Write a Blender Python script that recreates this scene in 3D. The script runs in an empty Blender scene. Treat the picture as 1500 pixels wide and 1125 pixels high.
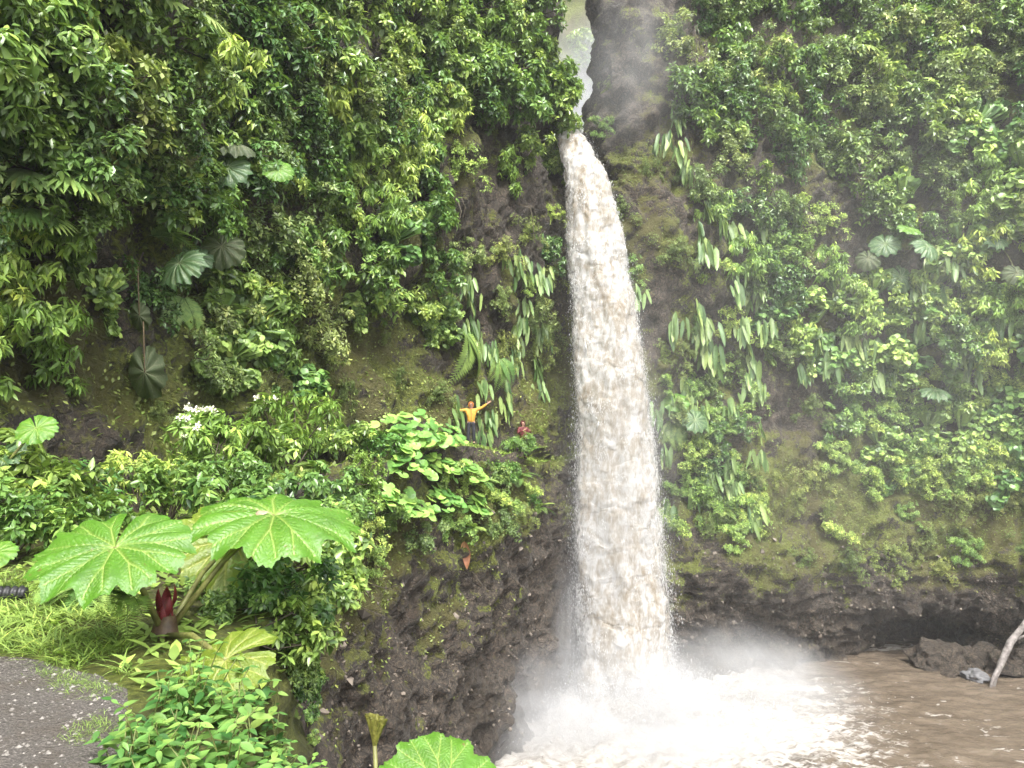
import bpy, math, random
import numpy as np
from mathutils import Vector, Matrix
from mathutils.bvhtree import BVHTree

R = math.radians
scene = bpy.context.scene
C = scene.collection
random.seed(7)
RNG = np.random.default_rng(7)

# ------------------------------------------------------------------ camera, sky, sun, exposure
EYE = Vector((0.0, 0.0, 1.6))
PITCH = R(2.9)
FPX = 1127.0                                   # focal length in photo pixels (1500 wide)
cam_d = bpy.data.cameras.new('camera')
cam_d.sensor_width = 36.0
cam_d.lens = 36.0 * FPX / 1500.0
cam_d.clip_start = 0.05
cam_d.clip_end = 2000.0
cam = bpy.data.objects.new('camera', cam_d)
cam.location = EYE
cam.rotation_euler = (math.pi / 2 + PITCH, 0, 0)
C.objects.link(cam)
scene.camera = cam

SUN_EL, SUN_AZ = R(58), R(165)                 # high soft sun behind the camera, azimuth from +Y towards +X
world = bpy.data.worlds.new('World')
scene.world = world
world.use_nodes = True
wn, wl = world.node_tree.nodes, world.node_tree.links
wn.clear()
sky = wn.new('ShaderNodeTexSky')
sky.sky_type = 'NISHITA'
sky.sun_disc = False
sky.sun_elevation = SUN_EL
sky.sun_rotation = SUN_AZ
sky.air_density = 1.0
sky.dust_density = 6.0
sky.ozone_density = 1.0
hs = wn.new('ShaderNodeHueSaturation')          # an even cloud layer: the same sky, nearly grey
hs.inputs['Saturation'].default_value = 0.22
bg = wn.new('ShaderNodeBackground')
bg.inputs['Strength'].default_value = 0.15
wo = wn.new('ShaderNodeOutputWorld')
wl.new(sky.outputs[0], hs.inputs['Color'])
wl.new(hs.outputs[0], bg.inputs['Color'])
wl.new(bg.outputs[0], wo.inputs['Surface'])

sun_d = bpy.data.lights.new('sun', 'SUN')
sun_d.energy = 1.5
sun_d.angle = R(22)
sun_d.color = (1.0, 0.97, 0.92)
sun = bpy.data.objects.new('sun', sun_d)
sdir = Vector((math.sin(SUN_AZ) * math.cos(SUN_EL), math.cos(SUN_AZ) * math.cos(SUN_EL), math.sin(SUN_EL)))
sun.rotation_euler = sdir.to_track_quat('Z', 'Y').to_euler()
sun.location = (0, -10, 60)
C.objects.link(sun)

scene.view_settings.view_transform = 'Standard'
scene.view_settings.look = 'None'
scene.view_settings.exposure = 1.66
scene.view_settings.gamma = 1.0
scene.view_settings.use_curve_mapping = False
scene.render.engine = 'CYCLES'
scene.cycles.use_denoising = True
scene.cycles.max_bounces = 6
scene.cycles.diffuse_bounces = 3
scene.cycles.glossy_bounces = 2
scene.cycles.transmission_bounces = 4
scene.cycles.transparent_max_bounces = 10
scene.cycles.volume_bounces = 1
scene.cycles.volume_step_rate = 2.0
scene.cycles.volume_max_steps = 64
scene.cycles.sample_clamp_indirect = 6.0

# ------------------------------------------------------------------ small helpers
_perm = np.random.default_rng(11).permutation(512)
_g = np.random.default_rng(12).normal(size=(512, 3))
_g /= np.linalg.norm(_g, axis=1)[:, None]


def pnoise(P, scale=1.0, off=0.0):
    P = np.asarray(P, float) * scale + off
    i = np.floor(P).astype(int)
    f = P - i
    u = f * f * f * (f * (f * 6 - 15) + 10)
    out = np.zeros(len(P))
    for dx in (0, 1):
        wx = u[:, 0] if dx else 1 - u[:, 0]
        for dy in (0, 1):
            wy = u[:, 1] if dy else 1 - u[:, 1]
            for dz in (0, 1):
                wz = u[:, 2] if dz else 1 - u[:, 2]
                h = _perm[(_perm[(_perm[(i[:, 0] + dx) & 511] + i[:, 1] + dy) & 511] + i[:, 2] + dz) & 511]
                g = _g[h]
                out += wx * wy * wz * (g[:, 0] * (f[:, 0] - dx) + g[:, 1] * (f[:, 1] - dy) + g[:, 2] * (f[:, 2] - dz))
    return out * 1.5


def fbm(P, scale, octaves=4, off=0.0, gain=0.5):
    a, s, out = 1.0, scale, 0.0
    for k in range(octaves):
        out = out + a * pnoise(P, s, off + 17.3 * k)
        a *= gain
        s *= 2.03
    return out


def sstep(a, b, x):
    t = np.clip((x - a) / (b - a), 0, 1)
    return t * t * (3 - 2 * t)


def ray(px, py):
    u, v = (px - 750.0) / FPX, (562.5 - py) / FPX
    c, s = math.cos(PITCH), math.sin(PITCH)
    return Vector((u, c - v * s, s + v * c))


def at(px, py, Y):
    d = ray(px, py)
    return EYE + d * (Y / d.y)


def atz(px, py, z):
    d = ray(px, py)
    return EYE + d * ((z - EYE.z) / d.z)


def mesh(name, V, F, mat=None, attrs=None, smooth=True):
    """V (n,3); F (m,k) array of equal faces or a list of arrays."""
    Fs = F if isinstance(F, list) else [F]
    me = bpy.data.meshes.new(name)
    V = np.asarray(V, np.float32)
    me.vertices.add(len(V))
    me.vertices.foreach_set('co', V.ravel())
    idx = np.concatenate([np.asarray(f, np.int32).ravel() for f in Fs])
    tot = np.concatenate([np.full(len(f), np.asarray(f).shape[1], np.int32) for f in Fs])
    start = np.concatenate([[0], np.cumsum(tot)[:-1]]).astype(np.int32)
    me.loops.add(len(idx))
    me.loops.foreach_set('vertex_index', idx)
    me.polygons.add(len(tot))
    me.polygons.foreach_set('loop_start', start)
    me.polygons.foreach_set('loop_total', tot)
    me.update(calc_edges=True)
    me.polygons.foreach_set('use_smooth', np.full(len(tot), smooth))
    for k, a in (attrs or {}).items():
        at_ = me.attributes.new(k, 'FLOAT', 'POINT')
        at_.data.foreach_set('value', np.asarray(a, np.float32))
    if mat:
        me.materials.append(mat)
    me.validate()
    return me


def obj(name, me, parent=None, mw=None, **props):
    o = bpy.data.objects.new(name, me)
    C.objects.link(o)
    if parent is not None:
        o.parent = parent
    if mw is not None:
        o.matrix_local = mw
    for k, v in props.items():
        o[k] = v
    return o


def thing(name, label, cat, group=None, mw=None):
    o = obj(name, None, None, mw, label=label, category=cat)
    o.empty_display_size = 0.2
    if group:
        o['group'] = group
    return o


def assemble(name, recipe, mw, label, cat, group=None):
    """recipe: list of (part name, mesh, local matrix or None, kind or None)."""
    t = thing(name, label, cat, group, mw)
    for pn, me, ml, kind in recipe:
        p = obj(pn, me, t, ml)
        if kind:
            p['kind'] = kind
    return t


def frame(x, up=(0, 0, 1)):
    """3x3 with local X along x and local Z as near up as possible."""
    x = Vector(x).normalized()
    up = Vector(up)
    y = up.cross(x)
    if y.length < 1e-4:
        y = Vector((0, 1, 0))
    y.normalize()
    z = x.cross(y)
    return Matrix((x, y, z)).transposed()


def MW(loc, x=(1, 0, 0), up=(0, 0, 1), s=1.0):
    return Matrix.Translation(Vector(loc)) @ frame(x, up).to_4x4() @ Matrix.Diagonal((s, s, s, 1))


def tube(points, radii, n=6, cap=True):
    P = np.asarray([list(p) for p in points], float)
    rr = np.broadcast_to(np.asarray(radii, float), (len(P),))
    T = np.gradient(P, axis=0)
    T /= np.linalg.norm(T, axis=1)[:, None] + 1e-9
    ref = np.array([0, 0, 1.0]) if abs(T[0][2]) < 0.9 else np.array([1.0, 0, 0])
    V = []
    a = np.linspace(0, 2 * math.pi, n, endpoint=False)
    for p, t, r in zip(P, T, rr):
        u = np.cross(t, ref)
        u /= np.linalg.norm(u) + 1e-9
        v = np.cross(t, u)
        V.append(p + r * (np.cos(a)[:, None] * u + np.sin(a)[:, None] * v))
    V = np.concatenate(V)
    F = []
    for i in range(len(P) - 1):
        for j in range(n):
            k = (j + 1) % n
            F.append((i * n + j, i * n + k, (i + 1) * n + k, (i + 1) * n + j))
    if cap:
        V = np.concatenate([V, P[:1], P[-1:]])
        a0, a1 = len(V) - 2, len(V) - 1
        L = (len(P) - 1) * n
        for j in range(n):
            k = (j + 1) % n
            F.append((a0, k, j, j) if False else (a0, k, j, a0))
            F.append((a1, L + j, L + k, a1))
    F = np.array(F)
    return V, F


def split_faces(F):
    """quads with a repeated corner become triangles"""
    F = np.asarray(F)
    bad = F[:, 0] == F[:, 3]
    out = []
    if (~bad).any():
        out.append(F[~bad])
    if bad.any():
        out.append(F[bad][:, :3])
    return out


def join(parts):
    """[(V,F)] with quads -> one (V,F)"""
    Vs, Fs, n = [], [], 0
    for V, F in parts:
        Vs.append(V)
        Fs.append(np.asarray(F) + n)
        n += len(V)
    return np.concatenate(Vs), np.concatenate(Fs)


# ------------------------------------------------------------------ materials
class NT:
    def __init__(self, name):
        self.m = bpy.data.materials.new(name)
        self.m.use_nodes = True
        self.n, self.l = self.m.node_tree.nodes, self.m.node_tree.links
        self.n.clear()
        self.out = self.n.new('ShaderNodeOutputMaterial')

    def __call__(self, t, **kw):
        nd = self.n.new('ShaderNode' + t)
        for k, v in kw.items():
            if k.startswith('i_'):
                key = k[2:].replace('_', ' ')
                nd.inputs[key].default_value = v
            else:
                setattr(nd, k, v)
        return nd

    def link(self, a, b):
        self.l.new(a, b)

    def noise(self, scale, detail=4, rough=0.55, vec=None, dist=0.0):
        nd = self('TexNoise')
        nd.inputs['Scale'].default_value = scale
        nd.inputs['Detail'].default_value = detail
        nd.inputs['Roughness'].default_value = rough
        nd.inputs['Distortion'].default_value = dist
        if vec is not None:
            self.link(vec, nd.inputs['Vector'])
        return nd.outputs['Fac']

    def ramp(self, fac, stops):
        nd = self('ValToRGB')
        el = nd.color_ramp.elements
        while len(el) < len(stops):
            el.new(0.5)
        for e, (p, c) in zip(el, stops):
            e.position = p
            e.color = tuple(c) + (1,) if len(c) == 3 else c
        self.link(fac, nd.inputs[0])
        return nd.outputs['Color']

    def mix(self, fac, a, b, mode='MIX'):
        nd = self('Mix', data_type='RGBA', blend_type=mode)
        for sock, v in ((nd.inputs[0], fac), (nd.inputs[6], a), (nd.inputs[7], b)):
            if hasattr(v, 'links'):
                self.link(v, sock)
            elif isinstance(v, (int, float)):
                sock.default_value = v
            else:
                sock.default_value = tuple(v) + (1,) if len(v) == 3 else v
        return nd.outputs[2]

    def math(self, op, a, b=None, c=None, clamp=False):
        nd = self('Math', operation=op, use_clamp=clamp)
        for s, v in zip(nd.inputs, (a, b, c)):
            if v is None:
                continue
            if hasattr(v, 'links'):
                self.link(v, s)
            else:
                s.default_value = v
        return nd.outputs[0]

    def maprange(self, v, a, b, c=0.0, d=1.0):
        nd = self('MapRange', interpolation_type='SMOOTHSTEP')
        self.link(v, nd.inputs[0])
        for k, q in zip((1, 2, 3, 4), (a, b, c, d)):
            nd.inputs[k].default_value = q
        return nd.outputs[0]

    def attr(self, name):
        return self('Attribute', attribute_name=name).outputs['Fac']

    def bump(self, h, strength, dist=0.1):
        nd = self('Bump')
        nd.inputs['Strength'].default_value = strength
        nd.inputs['Distance'].default_value = dist
        self.link(h, nd.inputs['Height'])
        return nd.outputs['Normal']


def leaf_mat(name, dark, light, rough=0.42, trans=0.32, spec=0.5, vary=0.35, veincol=None):
    rough = rough * 0.95
    t = NT(name)
    tint = t.attr('tint')
    col = t.ramp(tint, [(0.0, dark), (0.72, light), (1.0, tuple(min(1, c * f) for c, f in zip(light, (1.5, 1.25, 1.1))))])
    oi = t('ObjectInfo')
    hsv = t('HueSaturation')
    hsv.inputs['Saturation'].default_value = 0.86
    t.link(t.maprange(oi.outputs['Random'], 0, 1, 0.5 - 0.012 * vary / 0.35, 0.5 + 0.03 * vary / 0.35), hsv.inputs['Hue'])
    t.link(t.maprange(oi.outputs['Random'], 1, 0, 1.12 - vary * 0.6, 1.12 + vary), hsv.inputs['Value'])
    geo = t('NewGeometry')
    nz = t.noise(9.0, 3, vec=geo.outputs['Position'])
    col = t.mix(t.maprange(nz, 0.35, 0.75, 0.0, 0.35), col, tuple(c * 0.55 for c in dark))
    t.link(col, hsv.inputs['Color'])
    col = hsv.outputs[0]
    p = t('BsdfPrincipled')
    p.inputs['Roughness'].default_value = rough
    p.inputs['Specular IOR Level'].default_value = spec
    t.link(col, p.inputs['Base Color'])
    tr = t('BsdfTranslucent')
    t.link(t.mix(0.5, col, (0.30, 0.42, 0.04), 'MULTIPLY'), tr.inputs['Color'])
    tc = t.mix(0.55, col, (0.22, 0.34, 0.02))
    t.link(tc, tr.inputs['Color'])
    ms = t('MixShader')
    ms.inputs[0].default_value = trans
    t.link(p.outputs[0], ms.inputs[1])
    t.link(tr.outputs[0], ms.inputs[2])
    t.link(ms.outputs[0], t.out.inputs['Surface'])
    return t.m


def simple_mat(name, a, b, scale=6.0, rough=0.7, bump=0.3, spec=0.4):
    t = NT(name)
    geo = t('TexCoord')
    n1 = t.noise(scale, 6, vec=geo.outputs['Object'])
    col = t.ramp(n1, [(0.3, a), (0.7, b)])
    p = t('BsdfPrincipled')
    p.inputs['Roughness'].default_value = rough
    p.inputs['Specular IOR Level'].default_value = spec
    t.link(col, p.inputs['Base Color'])
    if bump:
        t.link(t.bump(n1, bump, 0.02), p.inputs['Normal'])
    t.link(p.outputs[0], t.out.inputs['Surface'])
    return t.m


def cliff_mat():
    t = NT('cliff_rock')
    pos = t('NewGeometry').outputs['Position']
    mp = t('Mapping')
    mp.inputs['Scale'].default_value = (1, 1, 0.35)
    t.link(pos, mp.inputs[0])
    n_big = t.noise(0.32, 5, 0.6, pos, 0.4)
    n_mid = t.noise(1.6, 8, 0.65, pos)
    n_fine = t.noise(9.0, 8, 0.7, pos)
    n_vf = t.noise(30.0, 6, 0.75, pos)
    n_str = t.noise(1.1, 6, 0.6, mp.outputs[0], 0.3)
    rock = t.ramp(n_mid, [(0.25, (0.070, 0.057, 0.044)), (0.5, (0.200, 0.152, 0.108)), (0.75, (0.320, 0.250, 0.185))])
    rock = t.mix(t.maprange(n_big, 0.48, 0.70), rock, (0.180, 0.128, 0.092))
    rock = t.mix(t.maprange(n_str, 0.52, 0.66, 0, 0.65), rock, (0.070, 0.054, 0.040))
    vor = t('TexVoronoi')
    vor.inputs['Scale'].default_value = 4.5
    t.link(pos, vor.inputs['Vector'])
    peb = t.maprange(vor.outputs['Distance'], 0.05, 0.22, 1, 0)
    rock = t.mix(t.math('MULTIPLY', peb, t.maprange(n_fine, 0.52, 0.62)), rock, (0.27, 0.24, 0.21))
    crk = t('TexVoronoi', feature='DISTANCE_TO_EDGE')
    crk.inputs['Scale'].default_value = 1.7
    wv = t('VectorMath', operation='ADD')
    nv = t('TexNoise')
    nv.inputs['Scale'].default_value = 1.3
    t.link(pos, nv.inputs['Vector'])
    t.link(pos, wv.inputs[0])
    t.link(nv.outputs['Color'], wv.inputs[1])
    t.link(wv.outputs[0], crk.inputs['Vector'])
    crack = t.maprange(crk.outputs['Distance'], 0.0, 0.06, 1, 0)
    rock = t.mix(t.math('MULTIPLY', crack, 0.7), rock, (0.020, 0.017, 0.014))
    rock = t.mix(t.maprange(n_fine, 0.40, 0.56, 0.8, 0.0), rock, (0.056, 0.046, 0.036))
    rock = t.mix(t.maprange(n_fine, 0.58, 0.70, 0.0, 0.65), rock, (0.270, 0.225, 0.175))
    rock = t.mix(t.maprange(n_vf, 0.35, 0.65, 0.75, 0.0), rock, (0.022, 0.019, 0.016))
    crk = t('TexVoronoi', feature='DISTANCE_TO_EDGE')
    crk.inputs['Scale'].default_value = 1.7
    wv = t('VectorMath', operation='ADD')
    nv = t('TexNoise')
    nv.inputs['Scale'].default_value = 1.3
    t.link(pos, nv.inputs['Vector'])
    t.link(pos, wv.inputs[0])
    t.link(nv.outputs['Color'], wv.inputs[1])
    t.link(wv.outputs[0], crk.inputs['Vector'])
    crack = t.maprange(crk.outputs['Distance'], 0.0, 0.06, 1, 0)
    rock = t.mix(t.math('MULTIPLY', crack, 0.7), rock, (0.020, 0.017, 0.014))
    rock = t.mix(t.maprange(n_fine, 0.40, 0.56, 0.8, 0.0), rock, (0.056, 0.046, 0.036))
    rock = t.mix(t.maprange(n_fine, 0.58, 0.70, 0.0, 0.65), rock, (0.270, 0.225, 0.175))
    rock = t.mix(t.maprange(n_vf, 0.60, 0.72, 0.0, 0.6), rock, (0.30, 0.26, 0.21))
    wet = t.attr('wet')
    rock = t.mix(t.math('MULTIPLY', wet, 0.55), rock, (0.042, 0.035, 0.028))
    moss_c = t.ramp(n_fine, [(0.28, (0.036, 0.045, 0.009)), (0.50, (0.130, 0.155, 0.024)), (0.70, (0.260, 0.290, 0.046))])
    moss_c = t.mix(t.maprange(n_big, 0.4, 0.62), moss_c, (0.105, 0.096, 0.028))
    m = t.math('ADD', t.attr('moss'), t.math('MULTIPLY', t.math('SUBTRACT', n_mid, 0.5), 1.6))
    m = t.math('ADD', m, t.math('MULTIPLY', t.math('SUBTRACT', n_fine, 0.5), 1.2))
    m = t.maprange(m, 0.35, 0.62)
    col = t.mix(m, rock, moss_c)
    p = t('BsdfPrincipled')
    t.link(col, p.inputs['Base Color'])
    rg = t.math('SUBTRACT', 0.72, t.math('MULTIPLY', wet, 0.42))
    rg = t.math('ADD', rg, t.math('MULTIPLY', m, 0.2), clamp=True)
    t.link(rg, p.inputs['Roughness'])
    h = t.math('ADD', t.math('MULTIPLY', n_mid, 1.0), t.math('ADD', t.math('MULTIPLY', n_fine, 0.6), t.math('MULTIPLY', n_vf, 0.22)))
    h = t.math('ADD', h, t.math('MULTIPLY', peb, 0.08))
    h = t.math('SUBTRACT', h, t.math('MULTIPLY', crack, 0.12))
    t.link(t.bump(h, 1.0, 0.4), p.inputs['Normal'])
    t.link(p.outputs[0], t.out.inputs['Surface'])
    return t.m


M_CLIFF = cliff_mat()

# ------------------------------------------------------------------ cliffs: control nets swept into sheets


def cr(P, u):
    """Catmull-Rom along axis 0; u in [0, n-1]."""
    n = len(P)
    i = np.clip(np.floor(u).astype(int), 0, n - 2)
    f = (u - i)[:, None, None]
    p0, p1, p2, p3 = P[np.clip(i - 1, 0, n - 1)], P[i], P[i + 1], P[np.clip(i + 2, 0, n - 1)]
    return 0.5 * (2 * p1 + (p2 - p0) * f + (2 * p0 - 5 * p1 + 4 * p2 - p3) * f ** 2 + (3 * p1 - p0 - 3 * p2 + p3) * f ** 3)


def params(d, step):
    """parameter values whose spacing follows the segment lengths d"""
    out = [np.array([0.0])]
    for i, L in enumerate(d):
        k = max(2, int(L / step))
        out.append(i + np.arange(1, k + 1) / k)
    return np.concatenate(out)


def sheet(net, step):
    net = np.asarray(net, float)                        # (cols, rows, 3)
    dc = np.linalg.norm(np.diff(net, axis=0), axis=2).mean(axis=1)
    dr = np.linalg.norm(np.diff(net, axis=1), axis=2).mean(axis=0)
    A = cr(net, params(dc, step))
    B = cr(A.transpose(1, 0, 2), params(dr, step)).transpose(1, 0, 2)
    return B


def grid_faces(nu, nv):
    i, j = np.meshgrid(np.arange(nu - 1), np.arange(nv - 1), indexing='ij')
    a = (i * nv + j).ravel()
    return np.stack([a, a + nv, a + nv + 1, a + 1], axis=1)


def grid_normals(G):
    du, dv = np.gradient(G, axis=0), np.gradient(G, axis=1)
    n = np.cross(du, dv)
    return n / (np.linalg.norm(n, axis=2)[..., None] + 1e-9)


def ridged(P, s, off=0.0):
    return 1 - 2 * np.abs(fbm(P, s, 3, off))


WATER_Z = -12.0
# the ledge side: (rim x, rim y, wall-base x, wall-base y, ledge z, slope run below the rim)
LEFT = [
    (2.0, -5.0, -11.0, -6.0, -0.06, 1.2),
    (0.6, 0.4, -11.0, 0.5, -0.06, 1.2),
    (-0.75, 2.4, -10.6, 4.5, -0.06, 1.1),
    (-1.65, 4.2, -10.0, 7.5, -0.06, 0.6),
    (-2.35, 6.6, -9.2, 10.0, -0.04, 0.15),
    (-3.5, 10.0, -8.5, 13.0, 0.0, 0.0),
    (-4.9, 15.0, -7.7, 17.2, 0.15, 0.1),
    (-5.1, 20.0, -6.9, 21.8, 0.25, 0.2),
    (-4.1, 24.5, -5.3, 26.8, 0.35, 0.2),
    (-1.95, 30.0, -2.7, 32.3, 0.75, 0.1),
    (0.35, 33.9, -0.2, 35.8, 0.10, 0.0),
    (1.9, 37.6, 1.7, 39.0, -0.3, 0.0),
    (4.6, 41.2, 4.4, 42.4, 0.0, 0.0),
]
net = []
for k, (rx, ry, wx, wy, lz, run) in enumerate(LEFT):
    out = Vector((rx - wx, ry - wy, 0)).normalized()
    rim, base = Vector((rx, ry, 0)), Vector((wx, wy, 0))
    slot = 1.0 if k >= 11 else 0.0
    col = [
        rim + out * (run * 2.2 + 0.2) + Vector((0, 0, -13.5)),
        rim + out * (run * 2.0 - 0.1) + Vector((0, 0, -9.0)),
        rim + out * (run * 1.5 + 0.2) + Vector((0, 0, -4.8)),
        rim + out * run + Vector((0, 0, lz - 1.5)),
        rim + Vector((0, 0, lz - 0.25)),
        rim - out * 0.55 + Vector((0, 0, lz)),
        base + out * 0.5 + Vector((0, 0, lz + 0.05)),
        base + Vector((0, 0, lz + 0.9)),
        base - out * 0.7 + Vector((0, 0, 4.6)),
        base - out * 0.1 + Vector((0, 0, 8.5)),
        base - out * 0.2 + Vector((0, 0, 14.0)),
        base - out * 1.0 + Vector((0, 0, 22.0)),
        base - out * 3.2 + Vector((0, 0, 36.0)),
    ]
    if k == 11:                                         # the cliff corner turns back into the gorge slot above the lip
        col[10:] = [Vector((1.7, 39.6, 14.0)), Vector((1.8, 41.0, 20.0)), Vector((1.9, 42.5, 36.0))]
    if k == 12:
        col[10:] = [Vector((4.2, 43.5, 14.2)), Vector((3.3, 52.0, 18.0)), Vector((3.2, 56.0, 24.0))]
    net.append(col)
G = sheet(net, 0.125)
NL = grid_normals(G)
P = G.reshape(-1, 3)
N = NL.reshape(-1, 3)
flat = sstep(0.55, 0.85, N[:, 2])                       # the ledge itself stays walkable
near = 1 - sstep(4.0, 9.0, np.linalg.norm(P[:, :2], axis=1))
amp = 1 - 0.93 * flat - 0.5 * near * (1 - flat)
up = P[:, 2] > 2
disp = 0.75 * fbm(P, 0.22, 3) + 0.32 * ridged(P * [1, 1, 0.6], 0.55, 5.0) + 0.16 * fbm(P, 1.5, 4, 9.0)
disp = disp + np.where(P[:, 2] < -1, 0.18 * ridged(P * [1, 1, 2.2], 0.8, 31.0), 0)
disp = disp + 0.13 * ridged(P * [1, 1, 0.8], 1.7, 61.0) + 0.07 * np.abs(fbm(P, 3.4, 3, 66.0))
P = P + N * (disp * amp)[:, None]
P[:, 2] += flat * 0.03 * fbm(P, 1.2, 3)
PL, NGL = P, grid_normals(P.reshape(G.shape)).reshape(-1, 3)
mz = fbm(P, 0.35, 4, 40.0)
moss = 0.25 + 0.55 * mz + 0.35 * NGL[:, 2]
moss += np.where((P[:, 2] > 1), 0.18 - 0.02 * np.clip(P[:, 2] - 3, 0, 10), 0)
moss += 0.26 * sstep(0.8, 2.0, P[:, 2]) * (1 - sstep(6.0, 9.0, P[:, 2]))
moss -= sstep(-2.5, -8.0, P[:, 2]) * 0.34
moss += 0.30 * sstep(-3.8, -2.2, P[:, 2]) * (1 - sstep(-0.5, 0.5, P[:, 2]))
moss -= sstep(30, 36, P[:, 1]) * 0.12
moss += 0.40 * sstep(17, 20, P[:, 1]) * (1 - sstep(26, 29, P[:, 1])) * sstep(-8.5, -5, P[:, 2]) * (1 - sstep(-1, 0, P[:, 2])) * sstep(-0.3, 0.4, fbm(P * [1, 1, 0.25], 0.6, 3, 91.0))
wet = sstep(-0.5, 0.55, fbm(P * [1, 1, 0.4], 0.5, 3, 70.0) + 0.3 * sstep(30, 40, P[:, 1]) - 0.1)
F = grid_faces(G.shape[0], G.shape[1])
me_left = mesh('cliff_ledge_side', PL, F, M_CLIFF, {'moss': moss, 'wet': wet})
cliff_l = obj('cliff_ledge_side', me_left, kind='structure', label='mossy brown rock cliff with a walking ledge cut along it')
BV_L = BVHTree.FromPolygons([tuple(p) for p in PL], [tuple(f) for f in F])
MOSS_L = moss

LOW = [(1.2, 45.0), (4.1, 42.4), (5.6, 41.4), (8.2, 41.4), (10.5, 42.2), (14.0, 43.5), (19.0, 45.3), (24.0, 46.0), (29.0, 44.6), (34.0, 41.0), (40.0, 34.0), (45.0, 22.0)]
HIGH = [(9.2, 66.0), (6.6, 54.0), (5.4, 45.8), (6.4, 42.6), (10.2, 42.8), (14.0, 44.0), (19.0, 45.6), (24.0, 46.2), (29.0, 44.8), (34.0, 41.2), (40.0, 34.2), (45.0, 22.2)]
LEV = [(-13.5, 0.3), (-11.6, 0.4), (-10.2, 0.2), (-8.8, -0.7), (-6.5, -1.3), (-3.5, -0.3), (0.0, 0.5), (4.0, 0.9), (9.0, 0.4), (13.2, 0.4), (16.8, 0.8), (21.0, 1.4), (27.0, 3.0), (38.0, 6.5)]
net = []
for k in range(len(LOW)):
    col = []
    for z, off in LEV:
        w = float(sstep(14.0, 16.5, np.array(z)))
        x, y = [a * (1 - w) + b * w for a, b in zip(LOW[k], HIGH[k])]
        o = off * (0.3 if k < 4 else 1.0)
        if k in (6, 7) and z < -9.5:
            o += 3.4 if k == 7 else 0.2
        d = Vector((x, y, 0)).normalized()
        if k < 2 and z > 16:
            z = 16.8 + (z - 16.8) * 0.45
        col.append(Vector((x, y, z)) + d * o)
    net.append(col)
G2 = sheet(net, 0.15)
P = G2.reshape(-1, 3)
N = grid_normals(G2).reshape(-1, 3)
butt = (1 - sstep(9, 12, P[:, 0])) * sstep(8, 14, P[:, 2])     # bare wet buttress beside the lip
disp = 0.85 * fbm(P, 0.2, 3, 3.0) + 0.38 * ridged(P * [1, 1, 0.7], 0.5, 15.0) + 0.17 * fbm(P, 1.5, 4, 19.0)
disp += butt * (0.4 * ridged(P * [1, 1, 0.8], 0.28, 51.0) + 0.15 * ridged(P, 0.9, 57.0))
disp += (1 - sstep(-6.5, -3.5, P[:, 2])) * (0.30 * ridged(P * [0.5, 0.5, 2.6], 0.7, 33.0) + 0.16 * ridged(P * [0.5, 0.5, 3.0], 1.6, 37.0))
disp = disp + 0.14 * ridged(P * [1, 1, 0.8], 1.6, 61.0) + 0.08 * np.abs(fbm(P, 3.2, 3, 66.0))
P = P + N * disp[:, None]
PR, NGR = P, grid_normals(P.reshape(G2.shape)).reshape(-1, 3)
moss = 0.30 + 0.55 * fbm(P, 0.32, 4, 44.0) + 0.35 * NGR[:, 2]
moss += 0.42 * sstep(-8.2, -6.0, P[:, 2]) * (1 - sstep(0, 2, P[:, 2])) * sstep(10, 16, P[:, 0])
moss -= 0.60 * (1 - sstep(-9.6, -7.4, P[:, 2]))
moss += 0.16 * (1 - sstep(11, 14, P[:, 0])) * (1 - sstep(15, 18, P[:, 2])) * sstep(-8, -5, P[:, 2])
wet = sstep(-0.5, 0.5, fbm(P * [1, 1, 0.4], 0.45, 3, 72.0) - 0.1 - 0.5 * butt + 0.6 * (1 - sstep(6.2, 8.0, P[:, 0])) * (1 - sstep(15, 17, P[:, 2])) + 0.15 * (1 - sstep(-10.5, -8.5, P[:, 2])))
F2 = grid_faces(G2.shape[0], G2.shape[1])
me_right = mesh('cliff_pool_side', PR, F2, M_CLIFF, {'moss': moss, 'wet': wet})
cliff_r = obj('cliff_pool_side', me_right, kind='structure', label='tall mossy cliff across the pool with an undercut at the water')
BV_R = BVHTree.FromPolygons([tuple(p) for p in PR], [tuple(f) for f in F2])
MOSS_R = moss
print('cliff verts', len(PL), len(PR))


def hit(px, py):
    """nearest cliff point seen along a photo pixel's direction -> (point, normal facing the eye)"""
    d = ray(px, py).normalized()
    best = None
    for bv in (BV_L, BV_R):
        h = bv.ray_cast(EYE, d)
        if h[0] is not None and (best is None or h[3] < best[3]):
            best = h
    if best is None:
        return None
    n = best[1]
    if n.dot(d) > 0:
        n = -n
    return best[0], n


def ground(x, y, z0=3.5):
    h = BV_L.ray_cast(Vector((x, y, z0)), Vector((0, 0, -1)))
    return h[0].z if h[0] is not None else 0.0


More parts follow.
